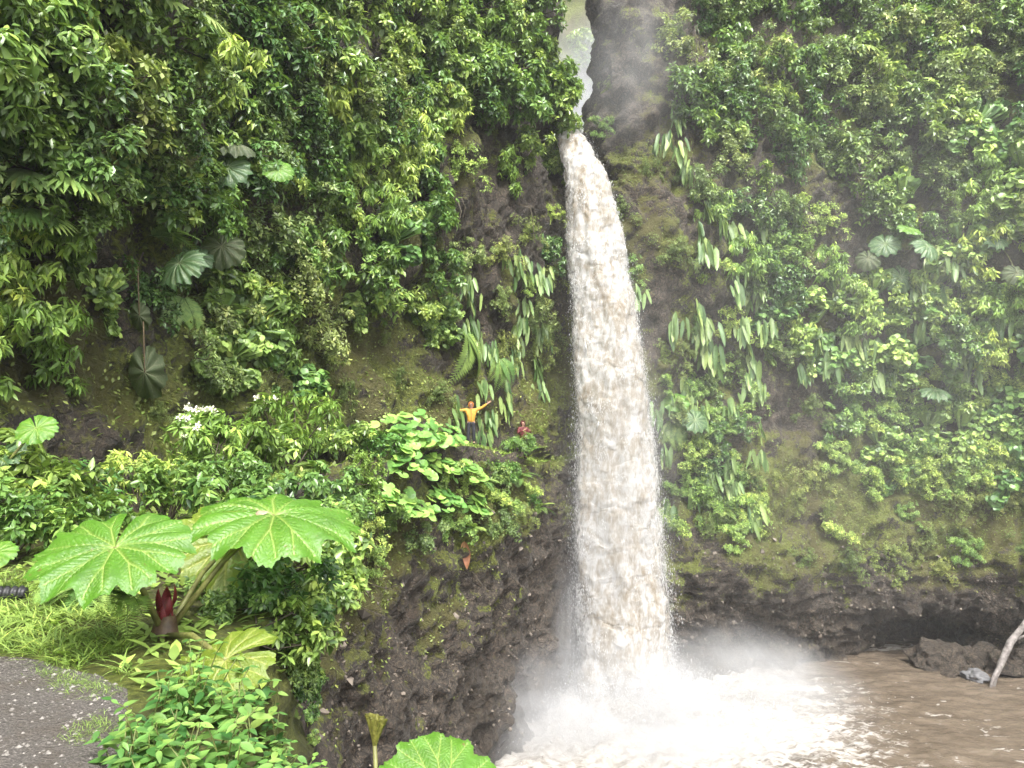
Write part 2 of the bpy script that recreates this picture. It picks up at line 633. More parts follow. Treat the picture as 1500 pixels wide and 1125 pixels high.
# ------------------------------------------------------------------ stream above the lip and the far gorge behind it
t = NT('brown_water')
pos = t('NewGeometry').outputs['Position']
foam = t.attr('foam')
mpw = t('Mapping')
mpw.inputs['Scale'].default_value = (0.75, 1.25, 1.0)
mpw.inputs['Rotation'].default_value = (0, 0, R(24))
t.link(pos, mpw.inputs[0])
nf = t.noise(3.2, 8, 0.68, mpw.outputs[0], 0.6)
nf2 = t.noise(0.8, 5, 0.6, mpw.outputs[0], 0.8)
fm = t.math('ADD', foam, t.math('MULTIPLY', t.math('SUBTRACT', nf, 0.5), 1.7))
fm = t.math('ADD', fm, t.math('MULTIPLY', t.math('SUBTRACT', nf2, 0.5), 0.7))
fm = t.maprange(fm, 0.36, 0.80)
wat = t.ramp(nf2, [(0.3, (0.085, 0.066, 0.048)), (0.7, (0.155, 0.124, 0.093))])
foamc = t.ramp(nf, [(0.35, (0.20, 0.17, 0.133)), (0.62, (0.43, 0.415, 0.39))])
colw = t.mix(fm, wat, foamc)
pw = t('BsdfPrincipled')
t.link(colw, pw.inputs['Base Color'])
t.link(t.maprange(fm, 0, 1, 0.16, 0.75), pw.inputs['Roughness'])
pw.inputs['IOR'].default_value = 1.33
hgt = t.math('ADD', t.noise(2.4, 6, 0.6, mpw.outputs[0], 0.5), t.math('MULTIPLY', fm, 0.25))
t.link(t.bump(hgt, 0.55, 0.25), pw.inputs['Normal'])
t.link(pw.outputs[0], t.out.inputs['Surface'])
M_WATER = t.m

BASE = np.array([5.6, 37.2])                        # where the falls hit the pool
xs, ys = np.arange(-16, 52, 0.16), np.arange(10, 56, 0.16)
X, Y = np.meshgrid(xs, ys, indexing='ij')
P = np.stack([X.ravel(), Y.ravel(), np.zeros(X.size)], 1)
dx, dy = P[:, 0] - BASE[0], P[:, 1] - BASE[1]
r = np.hypot(dx * 0.9, dy)
churn = np.exp(-(r / 6.5) ** 2)
z = 0.10 * fbm(P * [0.6, 1.4, 1], 0.8, 4) + 0.03 * fbm(P, 2.2, 3, 8.0)
z += churn * (0.45 * ridged(P, 0.45, 3.0) + 0.42 * fbm(P, 1.1, 4, 6.0) + 0.16 * ridged(P, 2.2, 36.0) + 0.9 * np.exp(-(r / 2.6) ** 2))
z += np.exp(-(r / 12.0) ** 2) * 0.16 * fbm(P, 1.3, 4, 26.0)
swirl = fbm(np.stack([P[:, 0] * 0.35 + 0.2 * P[:, 1], P[:, 1] * 1.1 - 0.25 * P[:, 0], P[:, 2]], 1), 0.45, 4, 13.0)
streak = np.clip(1 - np.abs(swirl) * 9, 0, 1)
foam = 1.25 * np.exp(-(r / 7.2) ** 2) + 0.40 * np.exp(-(r / 12.5) ** 2)
foam += 0.62 * streak * sstep(0.0, 0.35, fbm(P, 0.25, 3, 90.0) + 0.1) * (1 - sstep(30, 45, np.abs(P[:, 0] - 14)))
bank = np.full(len(P), 9.0)
for i in range(len(LOW) - 1):                         # lapping foam along the far shore
    a, b = np.array(LOW[i]) * 1.04, np.array(LOW[i + 1]) * 1.04
    ab = b - a
    tt = np.clip(((P[:, :2] - a) @ ab) / (ab @ ab), 0, 1)
    bank = np.minimum(bank, np.linalg.norm(P[:, :2] - (a + tt[:, None] * ab), axis=1))
foam += 0.40 * np.exp(-(bank / 0.9) ** 2)
P[:, 2] = WATER_Z + z
obj('pool_water', mesh('pool_water', P, grid_faces(len(xs), len(ys)), M_WATER, {'foam': foam}), kind='structure',
    label='muddy brown plunge pool churned to white foam below the falls')

xs, ys = np.arange(2.3, 5.2, 0.2), np.arange(41.0, 70, 0.25)
X, Y = np.meshgrid(xs, ys, indexing='ij')
P = np.stack([X.ravel() + (Y.ravel() - 40) * 0.06, Y.ravel(), 15.9 + 0.03 * (Y.ravel() - 40)], 1)
P[:, 2] += 0.12 * fbm(P, 0.8, 3)
obj('upper_stream', mesh('upper_stream', P, grid_faces(len(xs), len(ys)), M_WATER, {'foam': np.full(len(P), 0.6)}), kind='structure',
    label='brown stream running through the gorge slot to the lip')

net = [[Vector((x, y + 0.12 * z, z)) for z in (12, 22, 32, 44, 60)] for x, y in ((-8, 74), (0, 76), (6, 79), (12, 76), (22, 72))]
G3 = sheet(net, 0.5)
P = G3.reshape(-1, 3)
P = P + grid_normals(G3).reshape(-1, 3) * (1.6 * fbm(P, 0.15, 4))[:, None]
F3 = grid_faces(G3.shape[0], G3.shape[1])
obj('gorge_slope', mesh('gorge_slope', P, F3, M_CLIFF, {'moss': np.full(len(P), 0.8), 'wet': np.zeros(len(P))}), kind='structure',
    label='misty wooded slope closing the gorge behind the lip')
BV_F = BVHTree.FromPolygons([tuple(p) for p in P], [tuple(f) for f in F3])

# ------------------------------------------------------------------ the waterfall
FALL = [(196, 818, 850, 41.4), (208, 820, 860, 40.1), (240, 826, 878, 39.2), (300, 831, 902, 38.7), (420, 835, 925, 38.3),
        (600, 844, 953, 37.9), (800, 843, 971, 37.6), (960, 847, 985, 37.4), (1050, 837, 1003, 37.3)]
FT = np.array([f[0] for f in FALL], float)


def fall_rows(n):
    q = np.linspace(FT[0], FT[-1], n)
    lft = np.interp(q, FT, [f[1] for f in FALL])
    rgt = np.interp(q, FT, [f[2] for f in FALL])
    yy = np.interp(q, FT, [f[3] for f in FALL])
    k = np.ones(15) / 15
    pad = lambda a: np.convolve(np.pad(a, 7, mode='edge'), k, 'valid')
    lft, rgt, yy = pad(lft), pad(rgt), pad(yy)
    A = np.array([list(at(a, b, c)) for a, b, c in zip(lft, q, yy)])
    B = np.array([list(at(a, b, c)) for a, b, c in zip(rgt, q, yy)])
    return A, B


t = NT('falling_water')
pos = t('NewGeometry').outputs['Position']
mp = t('Mapping')
mp.inputs['Scale'].default_value = (1.3, 1.0, 0.50)
t.link(pos, mp.inputs[0])
n1 = t.noise(1.15, 7, 0.62, mp.outputs[0], 0.9)
n2 = t.noise(5.0, 9, 0.74, mp.outputs[0], 0.4)
body = t.attr('body')
k = t.math('ADD', t.math('MULTIPLY', n1, 0.50), t.math('MULTIPLY', n2, 0.58))
col = t.ramp(k, [(0.38, (0.275, 0.215, 0.14)), (0.46, (0.385, 0.33, 0.255)), (0.53, (0.50, 0.465, 0.415)), (0.60, (0.66, 0.65, 0.635))])
col = t.mix(t.maprange(body, 0.0, 0.8, 0.85, 0.0), col, (0.58, 0.59, 0.60))
p = t('BsdfPrincipled')
t.link(col, p.inputs['Base Color'])
p.inputs['Roughness'].default_value = 0.6
t.link(t.bump(t.math('ADD', n1, t.math('MULTIPLY', n2, 0.6)), 0.2, 0.15), p.inputs['Normal'])
tl = t('BsdfTranslucent')
t.link(col, tl.inputs['Color'])
ms = t('MixShader')
ms.inputs[0].default_value = 0.45
t.link(p.outputs[0], ms.inputs[1])
t.link(tl.outputs[0], ms.inputs[2])
# the sheet tears into drops at its margins
ns = t.noise(7.0, 6, 0.7, mp.outputs[0], 0.3)
al = t.maprange(t.math('ADD', t.math('MULTIPLY', body, 1.25), t.math('MULTIPLY', t.math('SUBTRACT', ns, 0.5), 1.9)), 0.25, 0.85)
tp = t('BsdfTransparent')
ma = t('MixShader')
t.link(al, ma.inputs[0])
t.link(tp.outputs[0], ma.inputs[1])
t.link(ms.outputs[0], ma.inputs[2])
t.link(ma.outputs[0], t.out.inputs['Surface'])
M_FALL = t.m

t = NT('spray_drops')
p = t('BsdfPrincipled')
p.inputs['Base Color'].default_value = (0.62, 0.62, 0.62, 1)
p.inputs['Roughness'].default_value = 0.4
t.link(p.outputs[0], t.out.inputs['Surface'])
M_DROP = t.m

nr, na = 620, 84
A, B = fall_rows(nr)
ang = np.linspace(0, 2 * math.pi, na, endpoint=False)
cen, half = (A + B) / 2, np.linalg.norm(B - A, axis=1) / 2
V = np.zeros((nr, na, 3))
V[:, :, 0] = cen[:, None, 0] + half[:, None] * np.cos(ang)
V[:, :, 1] = cen[:, None, 1] - (0.25 + 0.42 * half)[:, None] * np.sin(ang)
V[:, :, 2] = cen[:, None, 2]
P = V.reshape(-1, 3)
nrm = np.stack([np.tile(np.cos(ang), nr), -np.tile(np.sin(ang), nr), np.zeros(nr * na)], 1)
grow = np.repeat(np.linspace(0.85, 1.0, nr), na)
d = 0.26 * fbm(P * [1, 1, 0.35], 0.9, 3, 2.0) + 0.07 * ridged(P * [1, 1, 0.4], 1.5, 4.0) + 0.07 * fbm(P * [1, 1, 0.5], 4.5, 4, 7.0)
P = P + nrm * (d * grow)[:, None]
P[:, 2] += 0.25 * fbm(P, 1.2, 3, 14.0) * grow
body = np.tile(np.clip(np.abs(np.sin(ang)) ** 0.8, 0, 1), nr)
i, j = np.meshgrid(np.arange(nr - 1), np.arange(na), indexing='ij')
a, b = (i * na + j).ravel(), (i * na + (j + 1) % na).ravel()
FF = np.stack([a, a + na, b + na, b], 1)
fall = thing('waterfall', 'tall white and tan waterfall plunging from the gorge slot into the pool', 'waterfall')
fall['kind'] = 'structure'
obj('water_column', mesh('water_column', P, FF, M_FALL, {'body': body}), fall)


def drops(n, pos_fn, size, stretch, seed):
    g = np.random.default_rng(seed)
    Q = pos_fn(g, n)
    s = size * g.lognormal(0, 0.45, n)
    st = stretch * g.uniform(0.6, 1.8, n)
    T = np.array([[0, 0, 1], [0.9, 0.3, -0.2], [-0.75, 0.55, -0.2], [-0.1, -0.95, -0.2], [0, 0, -1.6]])
    W = T[None] * s[:, None, None]
    W[:, :, 2] *= st[:, None]
    sl = g.normal(0, 0.18, (n, 2))
    W[:, :, :2] += W[:, :, 2:3] * sl[:, None, :]
    V = (Q[:, None] + W).reshape(-1, 3)
    f = np.array([[0, 1, 2], [0, 2, 3], [0, 3, 1], [4, 2, 1], [4, 3, 2], [4, 1, 3]])
    F = (np.arange(n)[:, None, None] * 5 + f[None]).reshape(-1, 3)
    return V, F


def margin(g, n):
    row = (g.beta(1.05, 1.0, n) * (nr - 1)).astype(int)
    side = np.where(g.random(n) < 0.45, -1, 1)
    h = half[row]
    spread = 0.10 + 0.55 * row / nr
    x = cen[row, 0] + side * (h * 0.96 + np.abs(g.normal(0, 1, n)) * spread * 0.6 - 0.18)
    yv = cen[row, 1] + g.normal(0, 0.35, n) - 0.1
    return np.stack([x, yv, cen[row, 2] + g.normal(0, 0.3, n)], 1)


def face(g, n):
    row = (g.random(n * 6) * (nr - 1)).astype(int)
    a = g.uniform(0.1, math.pi - 0.1, n * 6)
    q = np.stack([cen[row, 0] + half[row] * np.cos(a), np.zeros(n * 6), cen[row, 2] * 0.5], 1)
    keep = np.argsort(-(fbm(q, 1.3, 4, 21.0) + 0.25 * g.random(n * 6)))[:n]      # drops gather in the torn white bursts
    row, a = row[keep], a[keep]
    h = half[row]
    return np.stack([cen[row, 0] + h * np.cos(a) * 1.02, cen[row, 1] - (0.42 + 0.46 * h) * np.sin(a) - np.abs(g.normal(0, 0.13, n)) + 0.05, cen[row, 2]], 1)


def splash(g, n):
    a = g.uniform(0, 2 * math.pi, n)
    rr = np.abs(g.normal(0, 1, n)) * 3.0 + 0.8
    hgt = np.abs(g.normal(0, 1, n)) * 1.5 * np.exp(-rr / 4.0) + 0.15
    return np.stack([BASE[0] + rr * np.cos(a) * 1.15, BASE[1] - 0.3 + rr * np.sin(a) * 0.8, WATER_Z + 0.25 + hgt], 1)


for nm, n, fn, sz, st, sd in (('edge_spray', 22000, margin, 0.0065, 3.0, 1), ('surface_spray', 5000, face, 0.009, 2.6, 2), ('splash_drops', 22000, splash, 0.013, 1.2, 3)):
    V, F = drops(n, fn, sz, st, sd)
    obj(nm, mesh(nm, V, F, M_DROP, smooth=True), fall, kind='stuff')

# ------------------------------------------------------------------ leaves and plant builders
LM = {
    'broad': leaf_mat('leaf_broad', (0.044, 0.100, 0.013), (0.255, 0.401, 0.044), 0.30),
    'dark': leaf_mat('leaf_dark_glossy', (0.036, 0.085, 0.016), (0.155, 0.276, 0.041), 0.28, 0.22),
    'lime': leaf_mat('leaf_lime', (0.116, 0.177, 0.014), (0.400, 0.574, 0.041), 0.40, 0.40),
    'olive': leaf_mat('leaf_olive', (0.068, 0.100, 0.018), (0.266, 0.359, 0.074), 0.42),
    'heart': leaf_mat('leaf_heart', (0.066, 0.149, 0.023), (0.290, 0.486, 0.061), 0.36),
    'strap': leaf_mat('leaf_strap', (0.050, 0.105, 0.018), (0.190, 0.300, 0.060), 0.42, 0.3),
    'fern': leaf_mat('leaf_fern', (0.058, 0.121, 0.019), (0.228, 0.368, 0.049), 0.45),
    'round': leaf_mat('leaf_round', (0.099, 0.213, 0.026), (0.296, 0.559, 0.061), 0.34, 0.35),
    'moss': leaf_mat('leaf_moss', (0.083, 0.105, 0.013), (0.214, 0.283, 0.034), 0.6, 0.3),
    'cover': leaf_mat('leaf_cover', (0.099, 0.163, 0.016), (0.348, 0.509, 0.049), 0.45, 0.35),
    'grass': leaf_mat('leaf_grass', (0.110, 0.190, 0.018), (0.400, 0.520, 0.060), 0.5, 0.4),
    'dead': leaf_mat('leaf_dead', (0.120, 0.085, 0.045), (0.300, 0.230, 0.140), 0.6, 0.25),
    'yellow': leaf_mat('leaf_yellow', (0.480, 0.340, 0.020), (0.700, 0.520, 0.040), 0.45, 0.35),
    'white': leaf_mat('flower_white', (0.900, 0.824, 0.676), (1.200, 1.108, 0.936), 0.6, 0.35),
    'fresh': leaf_mat('leaf_fresh', (0.030, 0.100, 0.012), (0.130, 0.280, 0.030), 0.34, 0.34),
    'orange': leaf_mat('leaf_rust', (0.280, 0.090, 0.030), (0.460, 0.190, 0.070), 0.6, 0.2),
}
M_BARK = simple_mat('bark', (0.045, 0.036, 0.026), (0.120, 0.100, 0.070), 14, 0.8)
M_STEM = simple_mat('green_stem', (0.075, 0.100, 0.022), (0.150, 0.170, 0.050), 10, 0.5, 0.1)


def prof_ovate(t):
    return np.sin(math.pi * np.clip(t, 0, 1) ** 0.72) ** 0.9


def prof_lance(t):
    return np.sin(math.pi * np.clip(t, 0, 1) ** 0.85) ** 0.8


def prof_strap(t):
    return np.clip(t * 9, 0, 1) ** 0.6 * (1 - np.clip((t - 0.55) / 0.45, 0, 1) ** 2.2) * 0.98 + 0.02


def prof_heart(t):
    return np.where(t < 0.28, 0.62 + 0.38 * np.sin(math.pi / 2 * t / 0.28), np.cos(math.pi / 2 * (t - 0.28) / 0.72) ** 0.85)


def prof_round(t):
    return np.sqrt(np.clip(1 - (2 * t - 1) ** 2, 0, 1))


def tpl(width, segs=3, prof=prof_ovate, droop=0.25, fold=0.25, wav=0.0):
    tt = np.linspace(0, 1, segs + 1)
    w = np.maximum(prof(tt) * width / 2, 0.006)
    z = -droop * tt ** 2
    mid = np.stack([tt, 0 * tt, z - fold * w], 1)
    wv = wav * np.sin(tt * 9)
    a = np.stack([tt, w, z + wv], 1)
    b = np.stack([tt, -w, z - wv], 1)
    V = np.stack([a, mid, b], 1).reshape(-1, 3)
    F = []
    for i in range(segs):
        for j in (0, 1):
            F.append((3 * i + j, 3 * i + j + 1, 3 * i + j + 4, 3 * i + j + 3))
    return V, np.array(F)


def leaves(T, pos, X, Zup, s, tint):
    TV, TF = T
    X = X / (np.linalg.norm(X, axis=1)[:, None] + 1e-9)
    Yv = np.cross(Zup, X)
    Yv /= np.linalg.norm(Yv, axis=1)[:, None] + 1e-9
    Z = np.cross(X, Yv)
    n, k = len(pos), len(TV)
    V = pos[:, None] + s[:, None, None] * (TV[None, :, 0:1] * X[:, None] + TV[None, :, 1:2] * Yv[:, None] + TV[None, :, 2:3] * Z[:, None])
    F = (np.arange(n)[:, None, None] * k + TF[None]).reshape(-1, TF.shape[1])
    return V.reshape(-1, 3), F, np.repeat(tint, k)


def norm(a):
    return a / (np.linalg.norm(a, axis=1)[:, None] + 1e-9)


def shrub(name, seed, mat, T, L, size=(1.3, 2.2, 2.0), lobes=11, tips=15, k=6, droop=0.6, upright=False, spread=0.9, twig=True):
    """Leafy plant: local X points away from the wall, Z up. Returns a recipe."""
    g = np.random.default_rng(seed)
    ox, wy, hz = size
    tips_p, tips_a, lob = [], [], []
    for i in range(lobes):
        if upright:
            a = g.uniform(0, 2 * math.pi)
            q = math.sqrt(g.random()) * 0.42
            c = np.array([ox * q * math.cos(a), wy * q * math.sin(a), hz * g.uniform(0.30, 0.80) * (1 - 0.6 * q)])
        else:
            c = np.array([ox * g.uniform(0.20, 0.80), wy * g.normal(0, 0.25), hz * g.uniform(-0.42, 0.42)])
        rl = 0.5 * (0.55 + 0.5 * g.random()) * (wy + hz) / 2 * 0.42
        lob.append(c)
        m = int(tips * g.uniform(0.6, 1.4))
        bias = np.array([0.25, 0, 0.55]) if upright else np.array([0.65, 0, 0.35])
        d = norm(g.normal(size=(m, 3)) * 0.8 + bias)
        tips_p.append(c + d * rl * g.uniform(0.55, 1.15, (m, 1)))
        tips_a.append(norm(d + np.array([0.15, 0, 0.25]) + g.normal(size=(m, 3)) * 0.25))
    Pt, At = np.concatenate(tips_p), np.concatenate(tips_a)
    m = len(Pt)
    ref = norm(g.normal(size=(m, 3)))
    U = norm(np.cross(At, ref))
    W = np.cross(At, U)
    ct = np.clip(g.normal(0.46, 0.30, m), 0, 1)
    pos, X, Z, s, ti = [], [], [], [], []
    ph = g.uniform(0, 6.28, m)
    for j in range(k):
        a = ph + 2 * math.pi * j / k + g.normal(0, 0.25, m)
        rad = np.cos(a)[:, None] * U + np.sin(a)[:, None] * W
        lift = 0.45 if j % 2 else 0.1
        dirn = norm(rad * spread + At * lift + np.array([0, 0, -1.0]) * (droop * g.uniform(0.5, 1.3, (m, 1))))
        back = -At * (L * 0.35 * g.random((m, 1)))
        pos.append(Pt + back + rad * 0.02)
        X.append(dirn)
        Z.append(norm(np.array([0.25, 0, 0.85]) + At * 0.4 + g.normal(size=(m, 3)) * 0.3))
        s.append(L * g.uniform(0.65, 1.2, m))
        ti.append(np.clip(ct + g.normal(0, 0.14, m), 0, 1))
    V, F, tint = leaves(T, np.concatenate(pos), np.concatenate(X), np.concatenate(Z), np.concatenate(s), np.concatenate(ti))
    rec = [('foliage', mesh(name + '_foliage', V, F, mat, {'tint': tint}), None, 'stuff')]
    if twig:
        parts = []
        base = np.array([-0.35, 0, 0.0]) if not upright else np.array([0, 0, -0.15])
        for i, c in enumerate(lob):
            mid = base * 0.5 + c * 0.5 + g.normal(0, 0.08, 3)
            parts.append(tube([base, mid, c], [0.030, 0.020, 0.012], 5, False))
            sel = g.choice(len(tips_p[i]), min(7, len(tips_p[i])), replace=False)
            for q in sel:
                parts.append(tube([c, (c + tips_p[i][q]) / 2 + g.normal(0, 0.03, 3), tips_p[i][q]], [0.010, 0.007, 0.004], 3, False))
        bv, bf = join(parts)
        rec.append(('branches', mesh(name + '_branches', bv, bf, M_BARK), None, None))
    return rec


T_OV = tpl(0.44, 3, prof_ovate, 0.22, 0.3)
T_LN = tpl(0.28, 3, prof_lance, 0.35, 0.3)
T_HT = tpl(0.82, 4, prof_heart, 0.18, 0.22)
T_RD = tpl(0.95, 4, prof_round, 0.10, -0.18)
T_SM = tpl(0.52, 2, prof_ovate, 0.15, 0.3)
KIND = {}


def kind(key, n, **kw):
    KIND[key] = [shrub(key, 100 + 13 * i + hash_(key), **kw) for i in range(n)]


def hash_(s):
    return sum((i + 1) * ord(c) for i, c in enumerate(s)) % 5000


kind('broad', 3, mat=LM['broad'], T=T_OV, L=0.235, tips=18, k=6)
kind('dark', 3, mat=LM['dark'], T=T_OV, L=0.19, lobes=14, tips=19, k=6, droop=0.4)
kind('lime', 3, mat=LM['lime'], T=T_LN, L=0.26, k=7, droop=0.95, size=(1.2, 2.0, 2.3))
kind('olive', 3, mat=LM['olive'], T=T_SM, L=0.15, lobes=13, tips=20, k=7, droop=0.35)
kind('heart', 3, mat=LM['heart'], T=T_HT, L=0.30, lobes=11, tips=14, k=3, droop=1.0, size=(0.8, 1.9, 2.4))
kind('small', 3, mat=LM['cover'], T=T_SM, L=0.13, lobes=14, tips=22, k=7, droop=0.3, size=(0.9, 2.0, 1.7))
kind('moss', 2, mat=LM['moss'], T=T_SM, L=0.10, lobes=14, tips=26, k=7, droop=0.5, size=(0.55, 2.1, 2.2), twig=False)
kind('bush', 3, mat=LM['broad'], T=T_OV, L=0.23, lobes=16, tips=17, k=6, droop=0.55, size=(2.3, 2.3, 2.3), upright=True)
kind('bright_bush', 3, mat=LM['lime'], T=T_LN, L=0.21, lobes=16, tips=18, k=6, droop=0.5, size=(2.3, 2.3, 2.2), upright=True)
kind('low_bush', 2, mat=LM['fresh'], T=T_SM, L=0.15, lobes=16, tips=20, k=6, droop=0.3, size=(2.2, 2.2, 1.5), upright=True)


def leaf_piece(name, mat, T, tint):
    V, F = T
    return mesh(name, V, F, mat, {'tint': np.full(len(V), tint)})


STRAP = [leaf_piece('strap_leaf_%d' % i, LM['strap'], tpl(w, 6, prof_strap, dr, 0.35, 0.012), ti)
         for i, (w, dr, ti) in enumerate(((0.20, 0.12, 0.35), (0.17, 0.2, 0.55), (0.22, 0.08, 0.8), (0.18, 0.28, 0.15)))]
HEARTP = [leaf_piece('heart_leaf_%d' % i, LM['heart'], tpl(w, 5, prof_heart, dr, 0.2), ti)
          for i, (w, dr, ti) in enumerate(((0.80, 0.2, 0.4), (0.72, 0.3, 0.65), (0.86, 0.12, 0.85)))]
FRESH = [leaf_piece('ovate_leaf_%d' % i, LM['fresh'], tpl(w, 6, prof_ovate, dr, 0.28), ti)
         for i, (w, dr, ti) in enumerate(((0.46, 0.25, 0.35), (0.40, 0.35, 0.6), (0.52, 0.15, 0.85), (0.44, 0.3, 0.15)))]
VINEL = [leaf_piece('vine_leaf_%d' % i, LM['broad'], tpl(w, 5, prof_ovate, dr, 0.25), ti)
         for i, (w, dr, ti) in enumerate(((0.56, 0.2, 0.5), (0.50, 0.3, 0.75), (0.60, 0.1, 0.25), (0.55, 0.2, 0.98)))]


def round_leaf_mesh(name, mat, tint, cup=0.12, n=18, notch=True, wob=0.05, seed=0):
    g = np.random.default_rng(seed)
    V, F = [(0, 0, 0)], []
    for ri in (0.5, 0.82, 1.0):
        for j in range(n):
            a = 2 * math.pi * j / n
            q = ri * (1 + wob * math.sin(3 * a + seed) + 0.02 * g.normal())
            if notch:
                q *= 1 - 0.72 * math.exp(-((abs(a - math.pi)) / 0.22) ** 2) * ri
            V.append((q * math.cos(a), q * math.sin(a), cup * ri ** 2 + 0.03 * ri * math.sin(5 * a + seed)))
    tri = [(0, 1 + j, 1 + (j + 1) % n) for j in range(n)]
    quad = []
    for r_ in (0, 1):
        for j in range(n):
            k = (j + 1) % n
            quad.append((1 + r_ * n + j, 1 + (r_ + 1) * n + j, 1 + (r_ + 1) * n + k, 1 + r_ * n + k))
    return mesh(name, np.array(V), [np.array(tri), np.array(quad)], mat, {'tint': np.full(len(V), tint)})


ROUND = [round_leaf_mesh('round_leaf_%d' % i, LM['round'], ti, c, seed=i) for i, (ti, c) in enumerate(((0.35, -0.12), (0.6, 0.1), (0.85, -0.05), (0.2, 0.16)))]
ROUND_Y = round_leaf_mesh('round_leaf_yellow', LM['yellow'], 0.5, 0.1, seed=9)


def stem_mesh(name, pts, rad, mat=None, n=6):
    V, F = tube(pts, rad, n)
    return mesh(name, V, split_faces(F), mat or M_STEM)


# ---- ferns
def frond_mesh(name, mat, n=22, L=1.0, wid=0.32, droop=0.55, tint=0.5, seed=0):
    g = np.random.default_rng(seed)
    tt = np.linspace(0.06, 1, n)
    rx = np.stack([tt * L * (1 - 0.12 * tt), 0 * tt, 0.18 * tt * L - droop * tt ** 2 * L], 1)
    tan = norm(np.gradient(rx, axis=0))
    T = tpl(0.20, 2, prof_lance, 0.2, 0.2)
    pos = np.concatenate([rx, rx])
    sd = np.concatenate([np.ones(n), -np.ones(n)])
    X = np.stack([0 * sd, sd, -0.15 + 0 * sd], 1) + np.concatenate([tan, tan]) * 0.45
    w = wid * np.sin(math.pi * np.clip(np.concatenate([tt, tt]), 0, 1) ** 0.62 * 0.98) ** 0.7 + 0.02
    Z = np.cross(np.concatenate([tan, tan]), np.array([0, -1.0, 0]))
    V, F, ti = leaves(T, pos, X, Z, w * L * g.uniform(0.92, 1.08, 2 * n), np.clip(tint + g.normal(0, 0.1, 2 * n), 0, 1))
    sv, sf = tube(rx, np.linspace(0.012, 0.004, n) * L, 4, False)
    V2, F2_ = join([(V, F), (sv, sf)])
    return mesh(name, V2, F2_, mat, {'tint': np.concatenate([ti, np.full(len(sv), 0.2)])})


FROND = [frond_mesh('fern_frond_%d' % i, LM['fern'], 22, 1.0, w, d, ti, i) for i, (w, d, ti) in enumerate(((0.30, 0.55, 0.4), (0.26, 0.75, 0.6), (0.34, 0.45, 0.8)))]


def fern(mw, label, group=None, n=9, L=0.9, seed=0, fan=1.2, hang=False):
    g = random.Random(seed)
    t = thing('fern', label, 'fern', group, mw)
    for i in range(n):
        a = (i / max(1, n - 1) - 0.5) * 2 * fan + g.gauss(0, 0.12)
        el = g.uniform(0.1, 0.7)
        x = (math.cos(a) * math.cos(el), math.sin(a) * math.cos(el), math.sin(el))
        if hang:
            x = (0.35, math.sin(a) * 0.75, -0.7)
        obj('frond', g.choice(FROND), t, MW((0, 0, 0), x, (1, 0, 0.45) if hang else (0, 0, 1), L * g.uniform(0.75, 1.15)))
    return t


def strap_fern(mw, label, group, n=9, L=0.8, seed=0):
    g = random.Random(seed)
    t = thing('strap_fern', label, 'fern', group, mw)
    for i in range(n):
        a = g.uniform(-1.25, 1.25)
        x = Vector((g.uniform(0.1, 0.55), math.sin(a) * 0.22, -1.0))
        upv = Vector((1.0, g.gauss(0, 0.35), 0.45))
        obj('leaf', g.choice(STRAP), t, MW((0.02, g.gauss(0, 0.26), g.gauss(0, 0.22)), x, upv, L * g.uniform(0.6, 1.2)))
    return t


# ---- umbrella leaves with veins
def umbrella_mat(name, dark, light, vein, rough=0.4, trans=0.28):
    t = NT(name)
    tint = t.attr('tint')
    n1 = t.noise(5.0, 5, vec=t('TexCoord').outputs['Object'])
    col = t.mix(t.math('ADD', t.math('MULTIPLY', tint, 0.7), t.math('MULTIPLY', n1, 0.35), clamp=True), dark, light)
    n3 = t.noise(2.3, 4, vec=t('TexCoord').outputs['Object'])
    col = t.mix(t.maprange(n3, 0.35, 0.7, 0.0, 0.45), col, tuple(c * 0.55 for c in dark))
    col = t.mix(t.attr('vein'), col, vein)
    n4 = t.noise(11.0, 3, vec=t('TexCoord').outputs['Object'])
    col = t.mix(t.maprange(n4, 0.67, 0.74, 0.0, 0.8), col, (0.150, 0.120, 0.035))
    p = t('BsdfPrincipled')
    p.inputs['Roughness'].default_value = rough
    t.link(col, p.inputs['Base Color'])
    nb = t.noise(38.0, 3, vec=t('TexCoord').outputs['Object'])
    t.link(t.bump(nb, 0.25, 0.02), p.inputs['Normal'])
    tr = t('BsdfTranslucent')
    t.link(t.mix(0.5, col, (0.25, 0.42, 0.02)), tr.inputs['Color'])
    ms = t('MixShader')
    ms.inputs[0].default_value = trans
    t.link(p.outputs[0], ms.inputs[1])
    t.link(tr.outputs[0], ms.inputs[2])
    t.link(ms.outputs[0], t.out.inputs['Surface'])
    return t.m


M_UMB = umbrella_mat('umbrella_leaf', (0.050, 0.150, 0.012), (0.120, 0.275, 0.026), (0.260, 0.370, 0.085))
M_UMB_Y = umbrella_mat('umbrella_leaf_aging', (0.095, 0.160, 0.013), (0.200, 0.265, 0.030), (0.320, 0.345, 0.085))
M_UMB_D = umbrella_mat('umbrella_leaf_old', (0.032, 0.085, 0.030), (0.115, 0.215, 0.085), (0.300, 0.380, 0.200))
M_UMB_G = umbrella_mat('umbrella_leaf_withered', (0.040, 0.062, 0.026), (0.115, 0.150, 0.070), (0.190, 0.200, 0.110), 0.6)


def seg_dist(Q, a, b):
    ab = b - a
    tq = np.clip(((Q - a) @ ab) / (ab @ ab + 1e-12), 0, 1)
    return np.linalg.norm(Q - (a + tq[:, None] * ab), axis=1), tq


